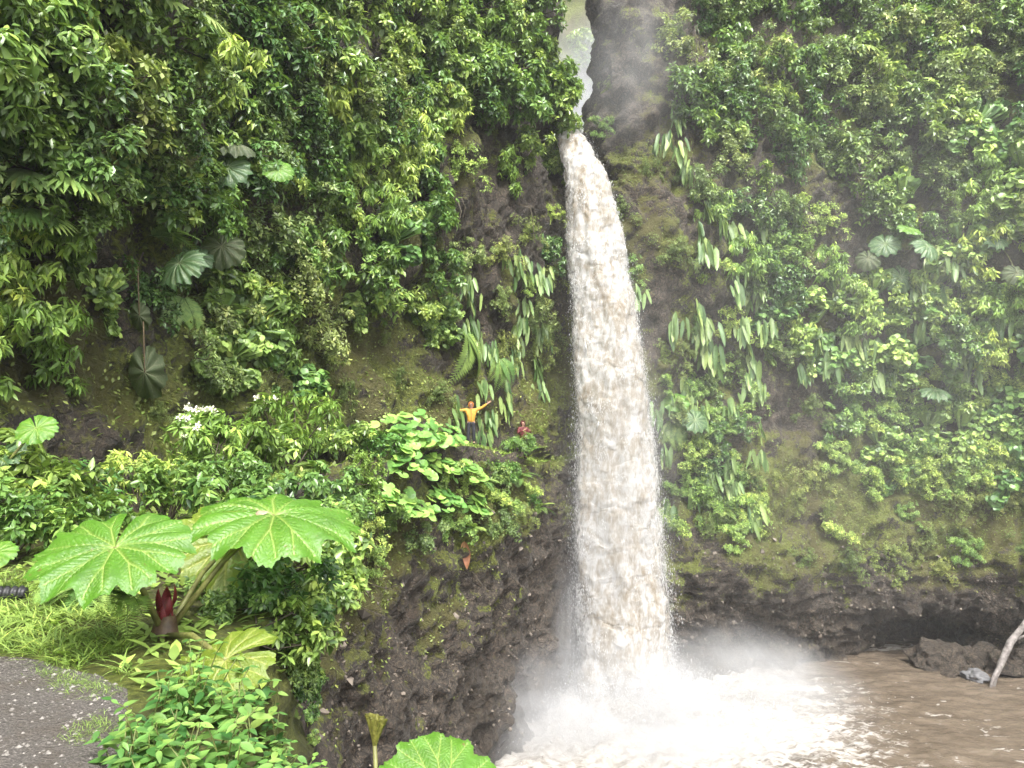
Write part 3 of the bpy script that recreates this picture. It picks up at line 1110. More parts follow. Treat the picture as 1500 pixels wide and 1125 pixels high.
def umbrella_leaf(name, mat, na=380, nrr=64, prim=11, cup=0.10, droop=0.30, wave=0.02, seed=0, tint=0.5, reach=2.93, teeth=46, quilt=1.0):
    g = np.random.default_rng(seed)
    pa = np.linspace(-reach + 0.18, reach - 0.18, prim) + g.normal(0, 0.05, prim)
    sp = pa[1] - pa[0]
    phi = np.linspace(-reach - 0.12, reach + 0.12, na)
    dn = np.min(np.abs(phi[:, None] - pa[None]), axis=1) / (sp / 2)
    Rm = 0.86 + 0.14 * np.cos(np.clip(dn, 0, 1) * math.pi / 2) ** 0.8
    d2 = np.abs(((phi - pa[0]) / (sp / 2.0)) % 1.0 - 0.5) * 2          # each lobe splits into smaller ones
    Rm -= 0.055 * (1 - d2) ** 1.5
    Rm *= 1 - 0.10 * (np.abs(phi) / math.pi) ** 2
    saw = lambda f, o: np.abs(((phi * f + o) % 1.0) - 0.35)
    Rm *= 1 + 0.055 * saw(teeth / 6.3, 0.2) + 0.040 * saw(teeth / 3.1, 0.6) + 0.03 * g.normal(size=na).cumsum() / math.sqrt(na)
    s = np.linspace(0.015, 1, nrr) ** 0.9
    rr = s[:, None] * Rm[None]
    X, Y = rr * np.cos(phi), rr * np.sin(phi)
    Q = np.stack([X.ravel(), Y.ravel()], 1)
    v1, v2 = np.zeros(len(Q)), np.zeros(len(Q))
    e = lambda a, r_: np.array([r_ * math.cos(a), r_ * math.sin(a)])

    def put(a, b, w0, w1, first):
        nonlocal v1, v2
        d, tq = seg_dist(Q, a, b)
        w = w0 + (w1 - w0) * tq
        val = np.exp(-(d / w) ** 2)
        if first:
            v1 = np.maximum(v1, val)
        else:
            v2 = np.maximum(v2, val)

    for a in pa:
        Rp = 0.97 - 0.13 * (abs(a) / math.pi) ** 2
        fk = g.uniform(0.40, 0.5)
        put(e(a, 0), e(a, fk), 0.020, 0.014, True)
        for sd in (-1, 1):
            tip = e(a + sd * sp * 0.24, Rp * 0.96)
            put(e(a, fk), tip, 0.013, 0.005, True)
            for q in np.arange(0.12, 0.98, 0.13):
                b0 = e(a, fk) + (tip - e(a, fk)) * q
                rdir = math.atan2(tip[1] - e(a, fk)[1], tip[0] - e(a, fk)[0])
                for s2 in (-1, 1):
                    ln = 0.16 * (1.1 - 0.5 * q)
                    put(b0, b0 + e(rdir + s2 * 0.72, ln), 0.0065, 0.003, False)
            for q in np.arange(0.25, 1.0, 0.16):
                b0 = e(a, fk * q)
                put(b0, b0 + e(a + sd * 0.85, 0.55 * sp * fk * q + 0.06), 0.007, 0.003, False)
    R_ = np.hypot(Q[:, 0], Q[:, 1])
    PH = np.tile(phi, nrr)
    z = cup * R_ - droop * R_ ** 2.2
    z += 0.035 * np.clip(R_ - 0.75, 0, 1) * 4 * np.sin(PH * teeth / 3.1 * 1.0)
    z += wave * R_ ** 1.5 * np.cos(PH * (2 * math.pi / sp) / 1.0 - pa[0] * 2 * math.pi / sp) * -1.0
    z += 0.05 * R_ * pnoise(np.stack([Q[:, 0], Q[:, 1], np.full(len(Q), seed * 3.1)], 1), 2.0)
    z -= quilt * (0.026 * v1 + 0.015 * v2)
    z += quilt * 0.006 * pnoise(np.stack([Q[:, 0], Q[:, 1], np.full(len(Q), seed * 1.7)], 1), 14.0)
    V = np.stack([Q[:, 0], Q[:, 1], z], 1)
    F = grid_faces(nrr, na)
    vein = np.clip(v1 + 0.42 * v2, 0, 1)
    return mesh(name, V, F[:, ::-1], mat, {'tint': np.full(len(V), tint), 'vein': vein})


UMB = [umbrella_leaf('umbrella_blade_%d' % i, M_UMB, seed=i, cup=c, droop=d, wave=w, prim=p, tint=ti)
       for i, (c, d, w, p, ti) in enumerate(((0.20, 0.30, 0.045, 11, 0.45), (0.16, 0.36, 0.050, 11, 0.6)))]
UMB_Y = umbrella_leaf('umbrella_blade_aging', M_UMB_Y, 260, 44, seed=5, cup=0.05, droop=0.35, wave=0.03)
UMB_FAR = [umbrella_leaf('umbrella_blade_far_%d' % i, m, 120, 22, seed=10 + i, cup=0.18, droop=dr, wave=0.05 if i != 2 else 0.10, teeth=30, tint=ti)
           for i, (m, dr, ti) in enumerate(((M_UMB_D, 0.35, 0.6), (M_UMB, 0.3, 0.9), (M_UMB_G, 0.55, 0.6), (M_UMB_D, 0.5, 0.95)))]


def umbrella_plant(label, base, specs, group=None, name='umbrella_leaf_plant', rad=0.022):
    """specs: (blade mesh, centre point, normal, notch-opposite dir, radius) with a petiole from the base to each centre"""
    t = thing(name, label, 'plant', group, Matrix.Translation(base))
    for me, c, n, xd, s in specs:
        n = Vector(n).normalized()
        x = Vector(xd) - n * Vector(xd).dot(n)
        loc = Vector(c) - Vector(base)
        lf = obj('leaf', me, t, MW(loc, x, n, s))
        mid = loc * 0.5 + Vector((0, 0, 0.06)) * loc.length
        V, F = tube([Vector((0, 0, 0)), mid, loc - n * 0.012], [rad * 1.3, rad, rad * 0.7], 7)
        obj('leaf_stalk', mesh('leaf_stalk', V, split_faces(F), M_STALK), t)
    return t


M_STALK = simple_mat('leaf_stalk_skin', (0.080, 0.075, 0.022), (0.190, 0.200, 0.060), 16, 0.5, 0.4)
M_STALK_D = simple_mat('leaf_stalk_dark', (0.040, 0.022, 0.016), (0.100, 0.065, 0.035), 16, 0.5, 0.4)


# ---- fan palms
def fan_mesh(name, mat, n=13, seed=0, tint=0.5):
    g = np.random.default_rng(seed)
    T = tpl(0.13, 5, prof_strap, 0.35, 0.3)
    a = np.linspace(-1.35, 1.35, n)
    X = np.stack([np.cos(a), np.sin(a), 0.05 + 0 * a], 1)
    Z = np.tile([0, 0, 1.0], (n, 1)) + g.normal(0, 0.1, (n, 3))
    V, F, ti = leaves(T, np.zeros((n, 3)), X, Z, 0.95 + 0.1 * g.random(n), np.clip(tint + g.normal(0, 0.1, n), 0, 1))
    return mesh(name, V, F, mat, {'tint': ti})


FAN = [fan_mesh('fan_leaf_%d' % i, LM['olive'] if i == 1 else LM['fern'], 13, i, 0.7) for i in (0, 1, 2)]
PALE_FAN = [fan_mesh('pale_fan_leaf_%d' % i, LM['olive'], 9, 7 + i, 0.95) for i in (0, 1)]


def fan_plant(mw, label, pieces, n, L, seed, name='fan_palm', cat='palm'):
    g = random.Random(seed)
    t = thing(name, label, cat, None, mw)
    for i in range(n):
        a = (i / max(1, n - 1) - 0.5) * 2.2 + g.gauss(0, 0.1)
        st = Vector((math.cos(a) * 0.6, math.sin(a) * 0.9, 0.25 + 0.3 * g.random())) * L
        V, F = tube([Vector((-0.2, 0, 0)), st * 0.5 + Vector((0, 0, 0.1)), st], [0.02, 0.015, 0.01], 5)
        obj('leaf_stalk', mesh('fan_stalk', V, split_faces(F), M_STEM), t)
        obj('leaf', g.choice(pieces), t, MW(st, (st.x, st.y, -0.35 * L), (0.35, 0, 1), L * g.uniform(0.85, 1.1)))
    return t


# ------------------------------------------------------------------ plants that cover the cliffs
LOOK = {
    'broad': ('leafy_shrub', 'shrub', 'leafy mid-green shrub'),
    'dark': ('glossy_shrub', 'shrub', 'glossy dark-leaved shrub'),
    'lime': ('drooping_shrub', 'shrub', 'drooping lime-green shrub'),
    'olive': ('twiggy_shrub', 'shrub', 'twiggy olive-green shrub'),
    'heart': ('heart_leaf_climber', 'climber', 'hanging heart-leaved climber'),
    'small': ('creeping_shrub', 'shrub', 'creeping tiny-leaved bright shrub'),
    'moss': ('moss_cushion', 'moss', 'yellow-green moss cushion'),
}


MARKS = [  # things one can find on the cliffs: (photo px, py, phrase)
    (65, 260, 'the pale fan palm'), (235, 20, 'the small high fan palm'), (345, 235, 'the dark ribbed umbrella leaf'), (275, 385, 'the silvery umbrella leaves'),
    (212, 520, 'the large withered leaf'), (420, 110, 'the cliff bulge over the ledge'), (570, 60, 'the leafy cliff top'), (590, 300, 'the heart-leaf climbers'),
    (672, 340, 'the bare brown patch'), (690, 520, 'the large feathery fern'), (740, 100, 'the branches over the lip'), (800, 330, 'the falls'),
    (560, 830, 'the mossy brown wall'), (700, 740, 'the ledge end'), (1030, 250, 'the bare wet buttress'), (1060, 480, 'the tiers of strap ferns'),
    (1240, 95, 'the hand-leaved tree'), (1440, 90, 'the dark upper corner'), (1325, 365, 'the four umbrella leaves'), (1460, 360, 'the faded umbrella leaves'),
    (1370, 575, 'the flat umbrella leaf'), (1200, 300, 'the middle of the far cliff'), (1180, 480, 'the bare shaded wall'), (1040, 745, 'the low fern tuft'),
    (1200, 780, 'the mossy shoulder'), (1350, 890, 'the water cave'), (1465, 690, 'the low climbers')]


def where(px, py, p):
    m = min(MARKS, key=lambda q: (q[0] - px) ** 2 + (q[1] - py) ** 2)
    dx, dy = px - m[0], py - m[1]
    if abs(dy) > abs(dx):
        a = 'above' if dy < 0 else 'below'
    else:
        a = 'on the falls side of' if (dx > 0) == (m[0] < 840) else 'beside'
    if math.hypot(dx, dy) < 45:
        a = 'close ' + a if a in ('above', 'below') else a
    return a + ' ' + m[2]


def outward(n):
    h = Vector((n.x, n.y, 0))
    if h.length < 0.15:
        h = Vector((0.2, -1, 0))
    return h.normalized()


def put_shrub(key, p, n, s, px, py, seed, label=None):
    g = random.Random(seed)
    nm, cat, words = LOOK[key]
    out = outward(n)
    out = (Matrix.Rotation(g.gauss(0, 0.25), 3, 'Z') @ out)
    mw = MW(Vector(p) - out * 0.12 * s, out, (0, g.gauss(0, 0.12), 1), s)
    w = where(px, py, p)
    lo, hi = 0.75, 1.05
    words = ('small ' if s < lo else 'large ' if s > hi else '') + words
    return assemble(nm, g.choice(KIND[key]), mw, label or (words + ' ' + w), cat, None if label else words + 's ' + w)


ZONES = [  # x0, y0, x1, y1, step, weights, size range, keep
    (-130, -90, 330, 210, 72, {'broad': 3, 'dark': 3, 'olive': 2, 'lime': 1}, (0.75, 1.15), 0.96),
    (330, -90, 620, 190, 58, {'broad': 4, 'dark': 2, 'lime': 2, 'olive': 1}, (0.9, 1.3), 0.98),
    (600, -90, 815, 190, 46, {'broad': 5, 'dark': 2, 'lime': 1}, (1.05, 1.5), 0.98),
    (-130, 210, 300, 350, 70, {'dark': 3, 'broad': 3, 'lime': 1, 'heart': 1}, (0.65, 1.0), 0.9),
    (300, 190, 480, 430, 60, {'broad': 3, 'olive': 2, 'dark': 2}, (0.8, 1.1), 0.85),
    (470, 190, 640, 330, 50, {'broad': 3, 'lime': 3, 'heart': 2}, (0.9, 1.25), 0.95),
    (500, 330, 650, 440, 50, {'heart': 4, 'broad': 2}, (0.9, 1.2), 0.85),
    (640, 190, 830, 270, 50, {'olive': 3, 'broad': 1, 'lime': 1, 'small': 1}, (0.7, 1.1), 0.75),
    (640, 270, 740, 430, 52, {'olive': 2, 'small': 1}, (0.5, 0.75), 0.35),
    (730, 270, 832, 560, 46, {'small': 3, 'olive': 2, 'moss': 2, 'dark': 1}, (0.6, 0.95), 0.8),
    (-130, 350, 40, 500, 70, {'lime': 5}, (0.7, 0.95), 0.95),
    (70, 350, 300, 440, 75, {'dark': 2, 'heart': 2, 'olive': 1}, (0.5, 0.8), 0.6),
    (270, 430, 470, 545, 50, {'lime': 2, 'olive': 3, 'heart': 2}, (0.7, 1.0), 0.85),
    (90, 420, 250, 480, 56, {'heart': 3, 'dark': 1, 'lime': 1}, (0.5, 0.7), 0.7),
    (500, 420, 660, 500, 48, {'heart': 4, 'broad': 1}, (0.7, 1.0), 0.7),
    (960, 560, 1110, 790, 44, {'small': 3, 'dark': 2, 'olive': 1}, (0.7, 1.0), 0.55),
    (1200, 660, 1640, 725, 38, {'small': 4, 'moss': 1}, (0.8, 1.1), 0.75),
    (880, 20, 1010, 220, 46, {'moss': 2, 'small': 1, 'olive': 1}, (0.6, 0.9), 0.3),
    (600, 430, 680, 520, 48, {'heart': 2, 'small': 2}, (0.6, 0.9), 0.6),
    (1000, -90, 1180, 220, 44, {'dark': 3, 'broad': 2, 'olive': 2, 'small': 1}, (1.10, 1.75), 0.95),
    (1180, -90, 1640, 200, 48, {'dark': 3, 'broad': 2, 'olive': 3, 'heart': 1}, (1.22, 2.00), 0.94),
    (1020, 220, 1220, 440, 44, {'olive': 3, 'broad': 2, 'dark': 2, 'lime': 2, 'small': 1}, (0.98, 1.56), 0.88),
    (1220, 200, 1640, 330, 48, {'lime': 2, 'olive': 3, 'dark': 2, 'heart': 2}, (1.22, 1.88), 0.97),
    (1120, 420, 1270, 520, 42, {'heart': 3, 'lime': 2}, (0.98, 1.44), 0.88),
    (1260, 330, 1420, 420, 46, {'olive': 2, 'dark': 2}, (0.85, 1.25), 0.55),
    (1400, 330, 1640, 520, 46, {'lime': 3, 'broad': 2, 'heart': 1}, (1.10, 1.62), 0.94),
    (1270, 420, 1440, 520, 42, {'heart': 4, 'broad': 1}, (1.10, 1.56), 0.88),
    (1220, 540, 1640, 640, 42, {'heart': 4, 'small': 3, 'broad': 1}, (1.10, 1.62), 0.97),
    (1270, 640, 1640, 715, 38, {'small': 5, 'heart': 1}, (0.98, 1.50), 0.97),
    (960, 470, 1220, 680, 48, {'moss': 3, 'small': 2, 'olive': 1}, (0.73, 1.12), 0.55),
    (990, 700, 1090, 790, 36, {'small': 3, 'moss': 1}, (0.85, 1.25), 0.94),
    (1090, 690, 1640, 830, 44, {'moss': 5, 'small': 1}, (0.67, 1.19), 0.61),
    (900, 230, 1010, 470, 44, {'moss': 4, 'small': 1}, (0.61, 1.06), 0.44),
    (500, 780, 640, 900, 44, {'moss': 4, 'small': 1}, (0.35, 0.6), 0.42),
    (440, 440, 640, 620, 60, {'moss': 3}, (0.35, 0.6), 0.35),
    (60, 530, 230, 640, 60, {'moss': 3}, (0.3, 0.45), 0.4),
]
g0 = random.Random(5)
nplants = 0
for zi, (x0, y0, x1, y1, st, wts, (s0, s1), keep) in enumerate(ZONES):
    yy, row = y0 + st * 0.4, 0
    while yy < y1:
        xx = x0 + st * (0.25 + 0.5 * (row % 2))
        while xx < x1:
            px, py = xx + g0.uniform(-0.32, 0.32) * st, yy + g0.uniform(-0.32, 0.32) * st
            xx += st
            if g0.random() > keep:
                continue
            h = hit(px, py)
            if h is None:
                continue
            key = g0.choices(list(wts), list(wts.values()))[0]
            put_shrub(key, h[0], h[1], g0.uniform(s0, s1), px, py, nplants)
            nplants += 1
        yy += st * 0.86
        row += 1
print('cliff shrubs', nplants)

# far slope seen through the slot
gs = random.Random(3)
for i in range(26):
    x, z = gs.uniform(3.5, 12), gs.uniform(18, 44)
    h = BV_F.ray_cast(Vector((x, 30, z)), Vector((0, 1, 0)))
    if h[0] is not None:
        assemble('gorge_tree', gs.choice(KIND['broad']), MW(h[0], (0, -1, 0.2), (0, 0, 1), gs.uniform(1.8, 2.6)),
                 'pale misty tree on the slope behind the gorge slot', 'tree', 'trees on the misty slope')

# strap ferns hanging in tiers on both sides of the falls
gs = random.Random(8)
STRAPZ = [(690, 400, 810, 600, 34, 0.72, 0.95), (740, 300, 828, 400, 34, 0.4, 0.8), (650, 600, 760, 640, 34, 0.6, 0.8), (1000, 330, 1110, 480, 34, 0.75, 1.1),
          (990, 480, 1110, 560, 34, 0.85, 1.15), (990, 160, 1040, 330, 34, 0.6, 1.0), (960, 560, 1120, 760, 36, 0.65, 1.0),
          (1170, 500, 1330, 560, 32, 0.75, 1.1), (1350, 400, 1460, 560, 36, 0.6, 1.1), (1360, 380, 1400, 440, 30, 0.7, 1.1), (930, 420, 990, 640, 36, 0.4, 0.8)]
ns = 0
for (x0, y0, x1, y1, st, keep, L) in STRAPZ:
    yy = y0
    while yy < y1:
        xx = x0
        while xx < x1:
            px, py = xx + gs.uniform(-0.4, 0.4) * st, yy + gs.uniform(-0.4, 0.4) * st
            xx += st
            if gs.random() > keep:
                continue
            h = hit(px, py)
            if h is None:
                continue
            w = where(px, py, h[0])
            strap_fern(MW(h[0] + h[1] * (0.75 if px > 900 else 0.25), outward(h[1])), 'hanging strap-leaved fern ' + w, 'strap ferns ' + w, gs.randint(9, 14), L * (1.1 if px > 900 else 0.95), ns)
            ns += 1
        yy += st
print('strap ferns', ns)

# big feathery ferns
for i, (px, py, L, n, words) in enumerate([
        (672, 492, 2.1, 5, 'large feathery fern hanging above the person with spread arms'),
        (725, 520, 1.5, 4, 'feathery fern drooping beside the strap ferns near the falls'),
        (200, 330, 1.1, 5, 'feathery fern under the fan palms on the ledge-side cliff'),
        (255, 430, 1.1, 4, 'dark fern hanging below the pale umbrella leaves'),
        (325, 470, 0.8, 6, 'small pale fern among the hanging twigs over the ledge'),
        (1055, 640, 1.4, 6, 'fern spreading on the wet wall across the pool beside the falls'),
        (1040, 745, 1.2, 7, 'fern tuft low on the wall above the pool beside the falls'),
        (985, 620, 1.5, 6, 'fern hanging at the wet edge of the falls')]):
    h = hit(px, py)
    fern(MW(h[0] + h[1] * 0.35, outward(h[1])), words, None, n, L, i, 0.8, i in (0, 1, 3, 7))

# fan palms
for i, (px, py, L, n, nm, cat, pieces, words) in enumerate([
        (65, 250, 0.60, 6, 'fan_palm', 'palm', FAN, 'fan palm with pale pleated leaves on the ledge-side cliff'),
        (40, 325, 0.55, 5, 'fan_palm', 'palm', FAN, 'darker fan palm below the other fan palm'),
        (1240, 95, 1.25, 6, 'hand_leaf_tree', 'tree', PALE_FAN, 'young tree with pale hand-shaped leaves high across the pool'),
        (235, 30, 0.8, 4, 'fan_palm', 'palm', FAN, 'small fan palm high above the path bend')]):
    h = hit(px, py)
    fan_plant(MW(h[0] + h[1] * 0.7, outward(h[1])), words, pieces, n, L, i, nm, cat)

# umbrella-leaf plants on the cliffs: (px, py, radius m, blade, tilt) grouped by plant
UPL = [
    ('umbrella-leaf plant with a dark ribbed leaf and a bright small one on the overhang', (352, 250),
     [(333, 245, 0.62, 0, (0.15, -0.85, 0.4)), (345, 212, 0.5, 2, (0.2, -0.4, 0.8)), (407, 248, 0.42, 1, (0.3, -0.8, 0.5))]),
    ('umbrella-leaf plant with two silvery leaves above the dead hanging leaf', (300, 385),
     [(262, 385, 0.62, 3, (-0.25, -0.75, 0.55)), (285, 375, 0.5, 0, (0.3, -0.7, 0.6)), (325, 360, 0.55, 2, (0.2, -0.8, 0.3))]),
    ('umbrella-leaf plant with four leaves round a bare patch across the pool', (1325, 372),
     [(1297, 357, 0.95, 0, (-0.3, -0.8, 0.5)), (1331, 335, 0.72, 1, (0.1, -0.6, 0.8)), (1358, 360, 0.98, 3, (0.3, -0.75, 0.6)), (1272, 378, 0.75, 2, (-0.2, -0.8, 0.4))]),
    ('single pale frilled umbrella leaf across the pool', (1322, 398), [(1320, 406, 1.0, 3, (0.05, -0.95, 0.3))]),
    ('umbrella leaf lying flat on the climbers across the pool', (1372, 585), [(1370, 572, 0.95, 3, (0.0, -0.45, 0.9))]),
    ('small green umbrella leaves at the wet wall beside the falls', (1005, 600), [(990, 588, 0.75, 1, (-0.1, -0.7, 0.7)), (1018, 615, 0.8, 0, (0.2, -0.8, 0.5))]),
    ('faded umbrella leaves high in the corner across the pool', (1465, 360), [(1460, 350, 0.75, 3, (0, -0.7, 0.6)), (1490, 400, 0.8, 2, (0, -0.8, 0.4))]),
]
for words, (bx, by), specs in UPL:
    hb = hit(bx, by)
    base = hb[0] + hb[1] * 0.05
    sp = []
    for px, py, s, bi, n in specs:
        h = hit(px, py)
        dist = min((h[0] - EYE).length, (hb[0] - EYE).length) - (1.05 + 0.4 * s)
        c = EYE + ray(px, py).normalized() * dist
        sp.append((UMB_FAR[bi], c, n, (n[0] + 0.2, -0.3, -0.8), s))
    umbrella_plant(words, base, sp)

WITHER = umbrella_leaf('withered_blade', M_UMB_G, 160, 26, seed=31, cup=-0.2, droop=0.9, wave=0.22, teeth=34, tint=0.6, prim=8)
# withered leaves hanging over the ledge
for px, py, s, top, words in ((212, 545, 0.55, 470, 'large withered umbrella leaf hanging on its stalk over the ledge'),
                              (204, 462, 0.30, 400, 'small pale withered leaf hanging above the large dead one')):
    h = hit(px, py)
    d = (h[0] - EYE).length - 0.9
    c = EYE + ray(px, py).normalized() * d
    ht = hit(px + 6, top - 30)
    root = ht[0]
    t = thing('withered_leaf', words, 'leaf', None, Matrix.Translation(root))
    obj('blade', WITHER, t, MW(c - root, (0.1, 0.1, -1), (0.3, -0.9, 0.1), s) @ Matrix.Diagonal((1.15, 0.72, 1.0, 1)))
    obj('leaf_stalk', stem_mesh('dead_stalk', [Vector((0, 0, 0)), (c - root) * 0.4 + Vector((0.05, -0.3, 0.2)), c - root], [0.02, 0.016, 0.012], simple_mat('dead_stalk', (0.1, 0.07, 0.04), (0.22, 0.16, 0.09))), t)

# ------------------------------------------------------------------ bushes and colonies on the ledge
FLOWER_V, FLOWER_F = tpl(0.6, 2, prof_round, 0.0, -0.3)


def flower_head(name, seed):
    g = np.random.default_rng(seed)
    n = 26
    d = norm(g.normal(size=(n, 3)) + [0, 0, 0.7])
    V, F, ti = leaves((FLOWER_V, FLOWER_F), d * 0.05, norm(g.normal(size=(n, 3))), d, np.full(n, 0.045), g.random(n))
    return mesh(name, V, F, LM['white'], {'tint': ti})


FLOWER = [flower_head('flower_head_%d' % i, i) for i in (0, 1)]
BUSHES = [  # kind, px, Y, scale, label, flowers
    ('bright_bush', 305, 15.4, 1.02, 'bright green bush with white flower heads on the ledge', 16),
    ('bright_bush', 425, 21.0, 1.30, 'bright bush with a few white flowers beside the flowering bush', 7),
    ('bush', 372, 16.4, 0.80, 'mid-green bush between the two flowering bushes', 3),
    ('bright_bush', 205, 13.6, 0.62, 'low yellowish bush behind the big umbrella leaf', 0),
    ('bush', 245, 11.6, 0.55, 'low dark bush under the flowering bush', 0),
    ('bush', 62, 11.0, 0.78, 'rounded dark green bush at the foot of the cliff by the path', 0),
    ('low_bush', 12, 9.3, 0.75, 'leafy bush beside the path where the grass begins', 0),
    ('low_bush', 118, 12.4, 0.75, 'small leafy bush beside the bare soil of the ledge', 0),
    ('bush', -70, 10.0, 0.9, 'bush out along the path past the grass', 0),
    ('bush', 150, 9.3, 0.50, 'low bush right behind the big round umbrella leaf', 0),
    ('low_bush', 330, 13.2, 0.75, 'fresh green bush behind the yellowing umbrella leaf', 0),
    ('bush', 495, 23.6, 0.80, 'bush between the flowering bushes and the round-leaved plants', 2),
    ('low_bush', 545, 24.6, 0.90, 'low bush under the round-leaved plants', 0),
    ('low_bush', 735, 31.9, 0.82, 'rounded leafy bush between the two people', 0),
    ('low_bush', 757, 34.35, 0.80, 'leafy bush in front of the person in dark red', 0),
    ('low_bush', 778, 34.0, 0.50, 'tiny bush on the ledge end beside the falls', 0),
]
gb = random.Random(21)
for i, (key, px, Yd, s, words, nf) in enumerate(BUSHES):
    x = (px - 750) / FPX * Yd
    z = ground(x, Yd)
    t = assemble('flowering_bush' if nf else 'ledge_bush', KIND[key][i % len(KIND[key])], MW((x, Yd, z), (math.cos(i * 1.7), math.sin(i * 1.7), 0), (0, 0, 1), s), words, 'bush')
    if nf:
        me = KIND[key][i % len(KIND[key])][0][1]
        co = np.empty(len(me.vertices) * 3, np.float32)
        me.vertices.foreach_get('co', co)
        co = co.reshape(-1, 3)
        M3 = np.array(t.matrix_basis.to_3x3()) / s
        wc = co @ M3.T
        score = co[:, 2] * 1.2 - wc[:, 1] * 0.8 - wc[:, 0] * 0.5
        idx = np.argsort(-score)[: len(co) // 10]
        for j in range(nf):
            q = co[idx[gb.randrange(len(idx))]]
            obj('flower', gb.choice(FLOWER), t, Matrix.Translation(Vector(q) + Vector((0, 0, 0.06))) @ Matrix.Scale(gb.uniform(0.9, 1.6), 4))


def round_plant(p, out, label, n, rad, height, seed, group=None, yellow=0, droop=0.0):
    g = random.Random(seed)
    t = thing('round_leaf_plant', label, 'plant', group, MW(p, out))
    for i in range(n):
        a = g.uniform(-2.0, 2.0)
        q = math.sqrt(g.random())
        loc = Vector((0.15 + rad * q * math.cos(a) * 0.8, rad * q * math.sin(a), height * (1 - 0.75 * q * q) * g.uniform(0.55, 1.0) - droop * q))
        nrm = Vector((0.85 + g.gauss(0, 0.25), loc.y * 0.5 + g.gauss(0, 0.35), 0.75))
        me = ROUND_Y if i < yellow else g.choice(ROUND)
        obj('leaf', me, t, MW(loc, (g.uniform(0.3, 1), g.uniform(-0.7, 0.7), -0.3), nrm, g.uniform(0.13, 0.25)))
        if i % 4 == 0:
            obj('leaf_stalk', stem_mesh('round_stalk', [Vector((0, 0, -0.1)), loc * 0.5 + Vector((-0.03, 0, 0.05)), loc], [0.014, 0.011, 0.008], None, 4), t)
    return t


for i, (px, Yd, n, rad, hgt, yl, words) in enumerate([
        (560, 25.6, 52, 1.15, 1.45, 1, 'round-leaved plant with a yellow leaf on the ledge rim'),
        (603, 27.0, 60, 1.25, 1.6, 0, 'tallest round-leaved plant of the clump on the rim'),
        (640, 28.6, 48, 1.15, 1.15, 0, 'round-leaved plant of the rim clump towards the people')]):
    x = (px - 750) / FPX * Yd
    round_plant((x, Yd, ground(x, Yd)), (0.45, -0.9, 0), words, n, rad, hgt, i, None, yl)
for i, (px, py, n, rad, yl, words) in enumerate([
        (545, 715, 40, 1.0, 0, 'round-leaved plant spilling over the rim beside the low bush'),
        (590, 735, 44, 1.05, 0, 'round-leaved plant hanging below the tallest clump'),
        (640, 725, 44, 1.05, 1, 'round-leaved plant with a yellow leaf hanging over the rim'),
        (690, 735, 30, 0.9, 0, 'round-leaved plant hanging below the bush between the people')]):
    h = hit(px, py)
    round_plant(h[0], outward(h[1]), words, n, rad, 0.5, 40 + i, None, yl, 0.6)
for i, (px, py, nl, words) in enumerate([
        (548, 668, 30, 'round-leaved plant on the rim face under the yellow-leaved one'), (592, 682, 34, 'round-leaved plant on the rim face under the tallest clump'),
        (635, 680, 34, 'round-leaved plant on the rim face next to the tallest clump'), (675, 688, 28, 'round-leaved plant on the rim face below the arms-wide person')]):
    h = hit(px, py)
    round_plant(h[0], outward(h[1]), words, nl, 1.0, 0.7, 140 + i, None, 0, 0.5)
# yellow turning leaves low on the far cliff
for i, (px, py, words) in enumerate([(1476, 640, 'round-leaved plant with one yellow leaf among the climbers across the pool'), (1440, 660, 'round-leaved plant low in the climbers across the pool')]):
    h = hit(px, py)
    round_plant(h[0] + h[1] * 0.5, outward(h[1]), words, 9, 0.8, 0.6, 60 + i, None, 1 if i == 0 else 0)

# fringe on the rim below the people and beyond
gs = random.Random(17)
for i, (px, py, kindk, s) in enumerate([(470, 760, 'small', 0.8), (520, 770, 'small', 0.75), (500, 740, 'broad', 0.7), (560, 780, 'small', 0.6), (610, 772, 'olive', 0.7), (660, 765, 'small', 0.75),
                                        (700, 760, 'olive', 0.7), (740, 740, 'small', 0.7), (770, 720, 'small', 0.6), (720, 700, 'dark', 0.6), (760, 755, 'moss', 0.6), (450, 800, 'small', 0.6), (440, 770, 'broad', 0.75), (480, 725, 'broad', 0.75), (520, 705, 'small', 0.9), (560, 745, 'broad', 0.7), (420, 740, 'broad', 0.8), (390, 770, 'broad', 0.7),
                                        (400, 830, 'broad', 0.5), (430, 850, 'broad', 0.5), (425, 900, 'broad', 0.42), (395, 880, 'dark', 0.45), (385, 930, 'broad', 0.4), (350, 860, 'dark', 0.32), (330, 900, 'dark', 0.28), (450, 830, 'broad', 0.5), (680, 700, 'small', 0.7), (720, 730, 'small', 0.7), (745, 765, 'olive', 0.6), (640, 690, 'broad', 0.6), (808, 178, 'broad', 1.0), (812, 215, 'broad', 0.9), (800, 245, 'dark', 0.9), (808, 140, 'broad', 1.1), (428, 955, 'broad', 0.22), (440, 985, 'broad', 0.20), (432, 1015, 'dark', 0.20), (448, 1045, 'broad', 0.20), (452, 1080, 'broad', 0.18), (420, 990, 'dark', 0.2)]):
    h = hit(px, py)
    if h is None:
        continue
    put_shrub(kindk, h[0], h[1], s, px, py, 900 + i)
for i, (px, py, s, words) in enumerate([(800, 160, 1.35, 'leafy branch reaching out over the lip of the falls'), (806, 196, 1.05, 'leafy branch drooping across the top corner of the falls'), (806, 120, 1.3, 'leafy branch hanging into the misty gorge slot')]):
    h = hit(px, py)
    assemble('lip_shrub', KIND['broad'][i % 3], MW(h[0], (0.9, -0.55, 0.05), (0, 0, 1), s), words, 'shrub')
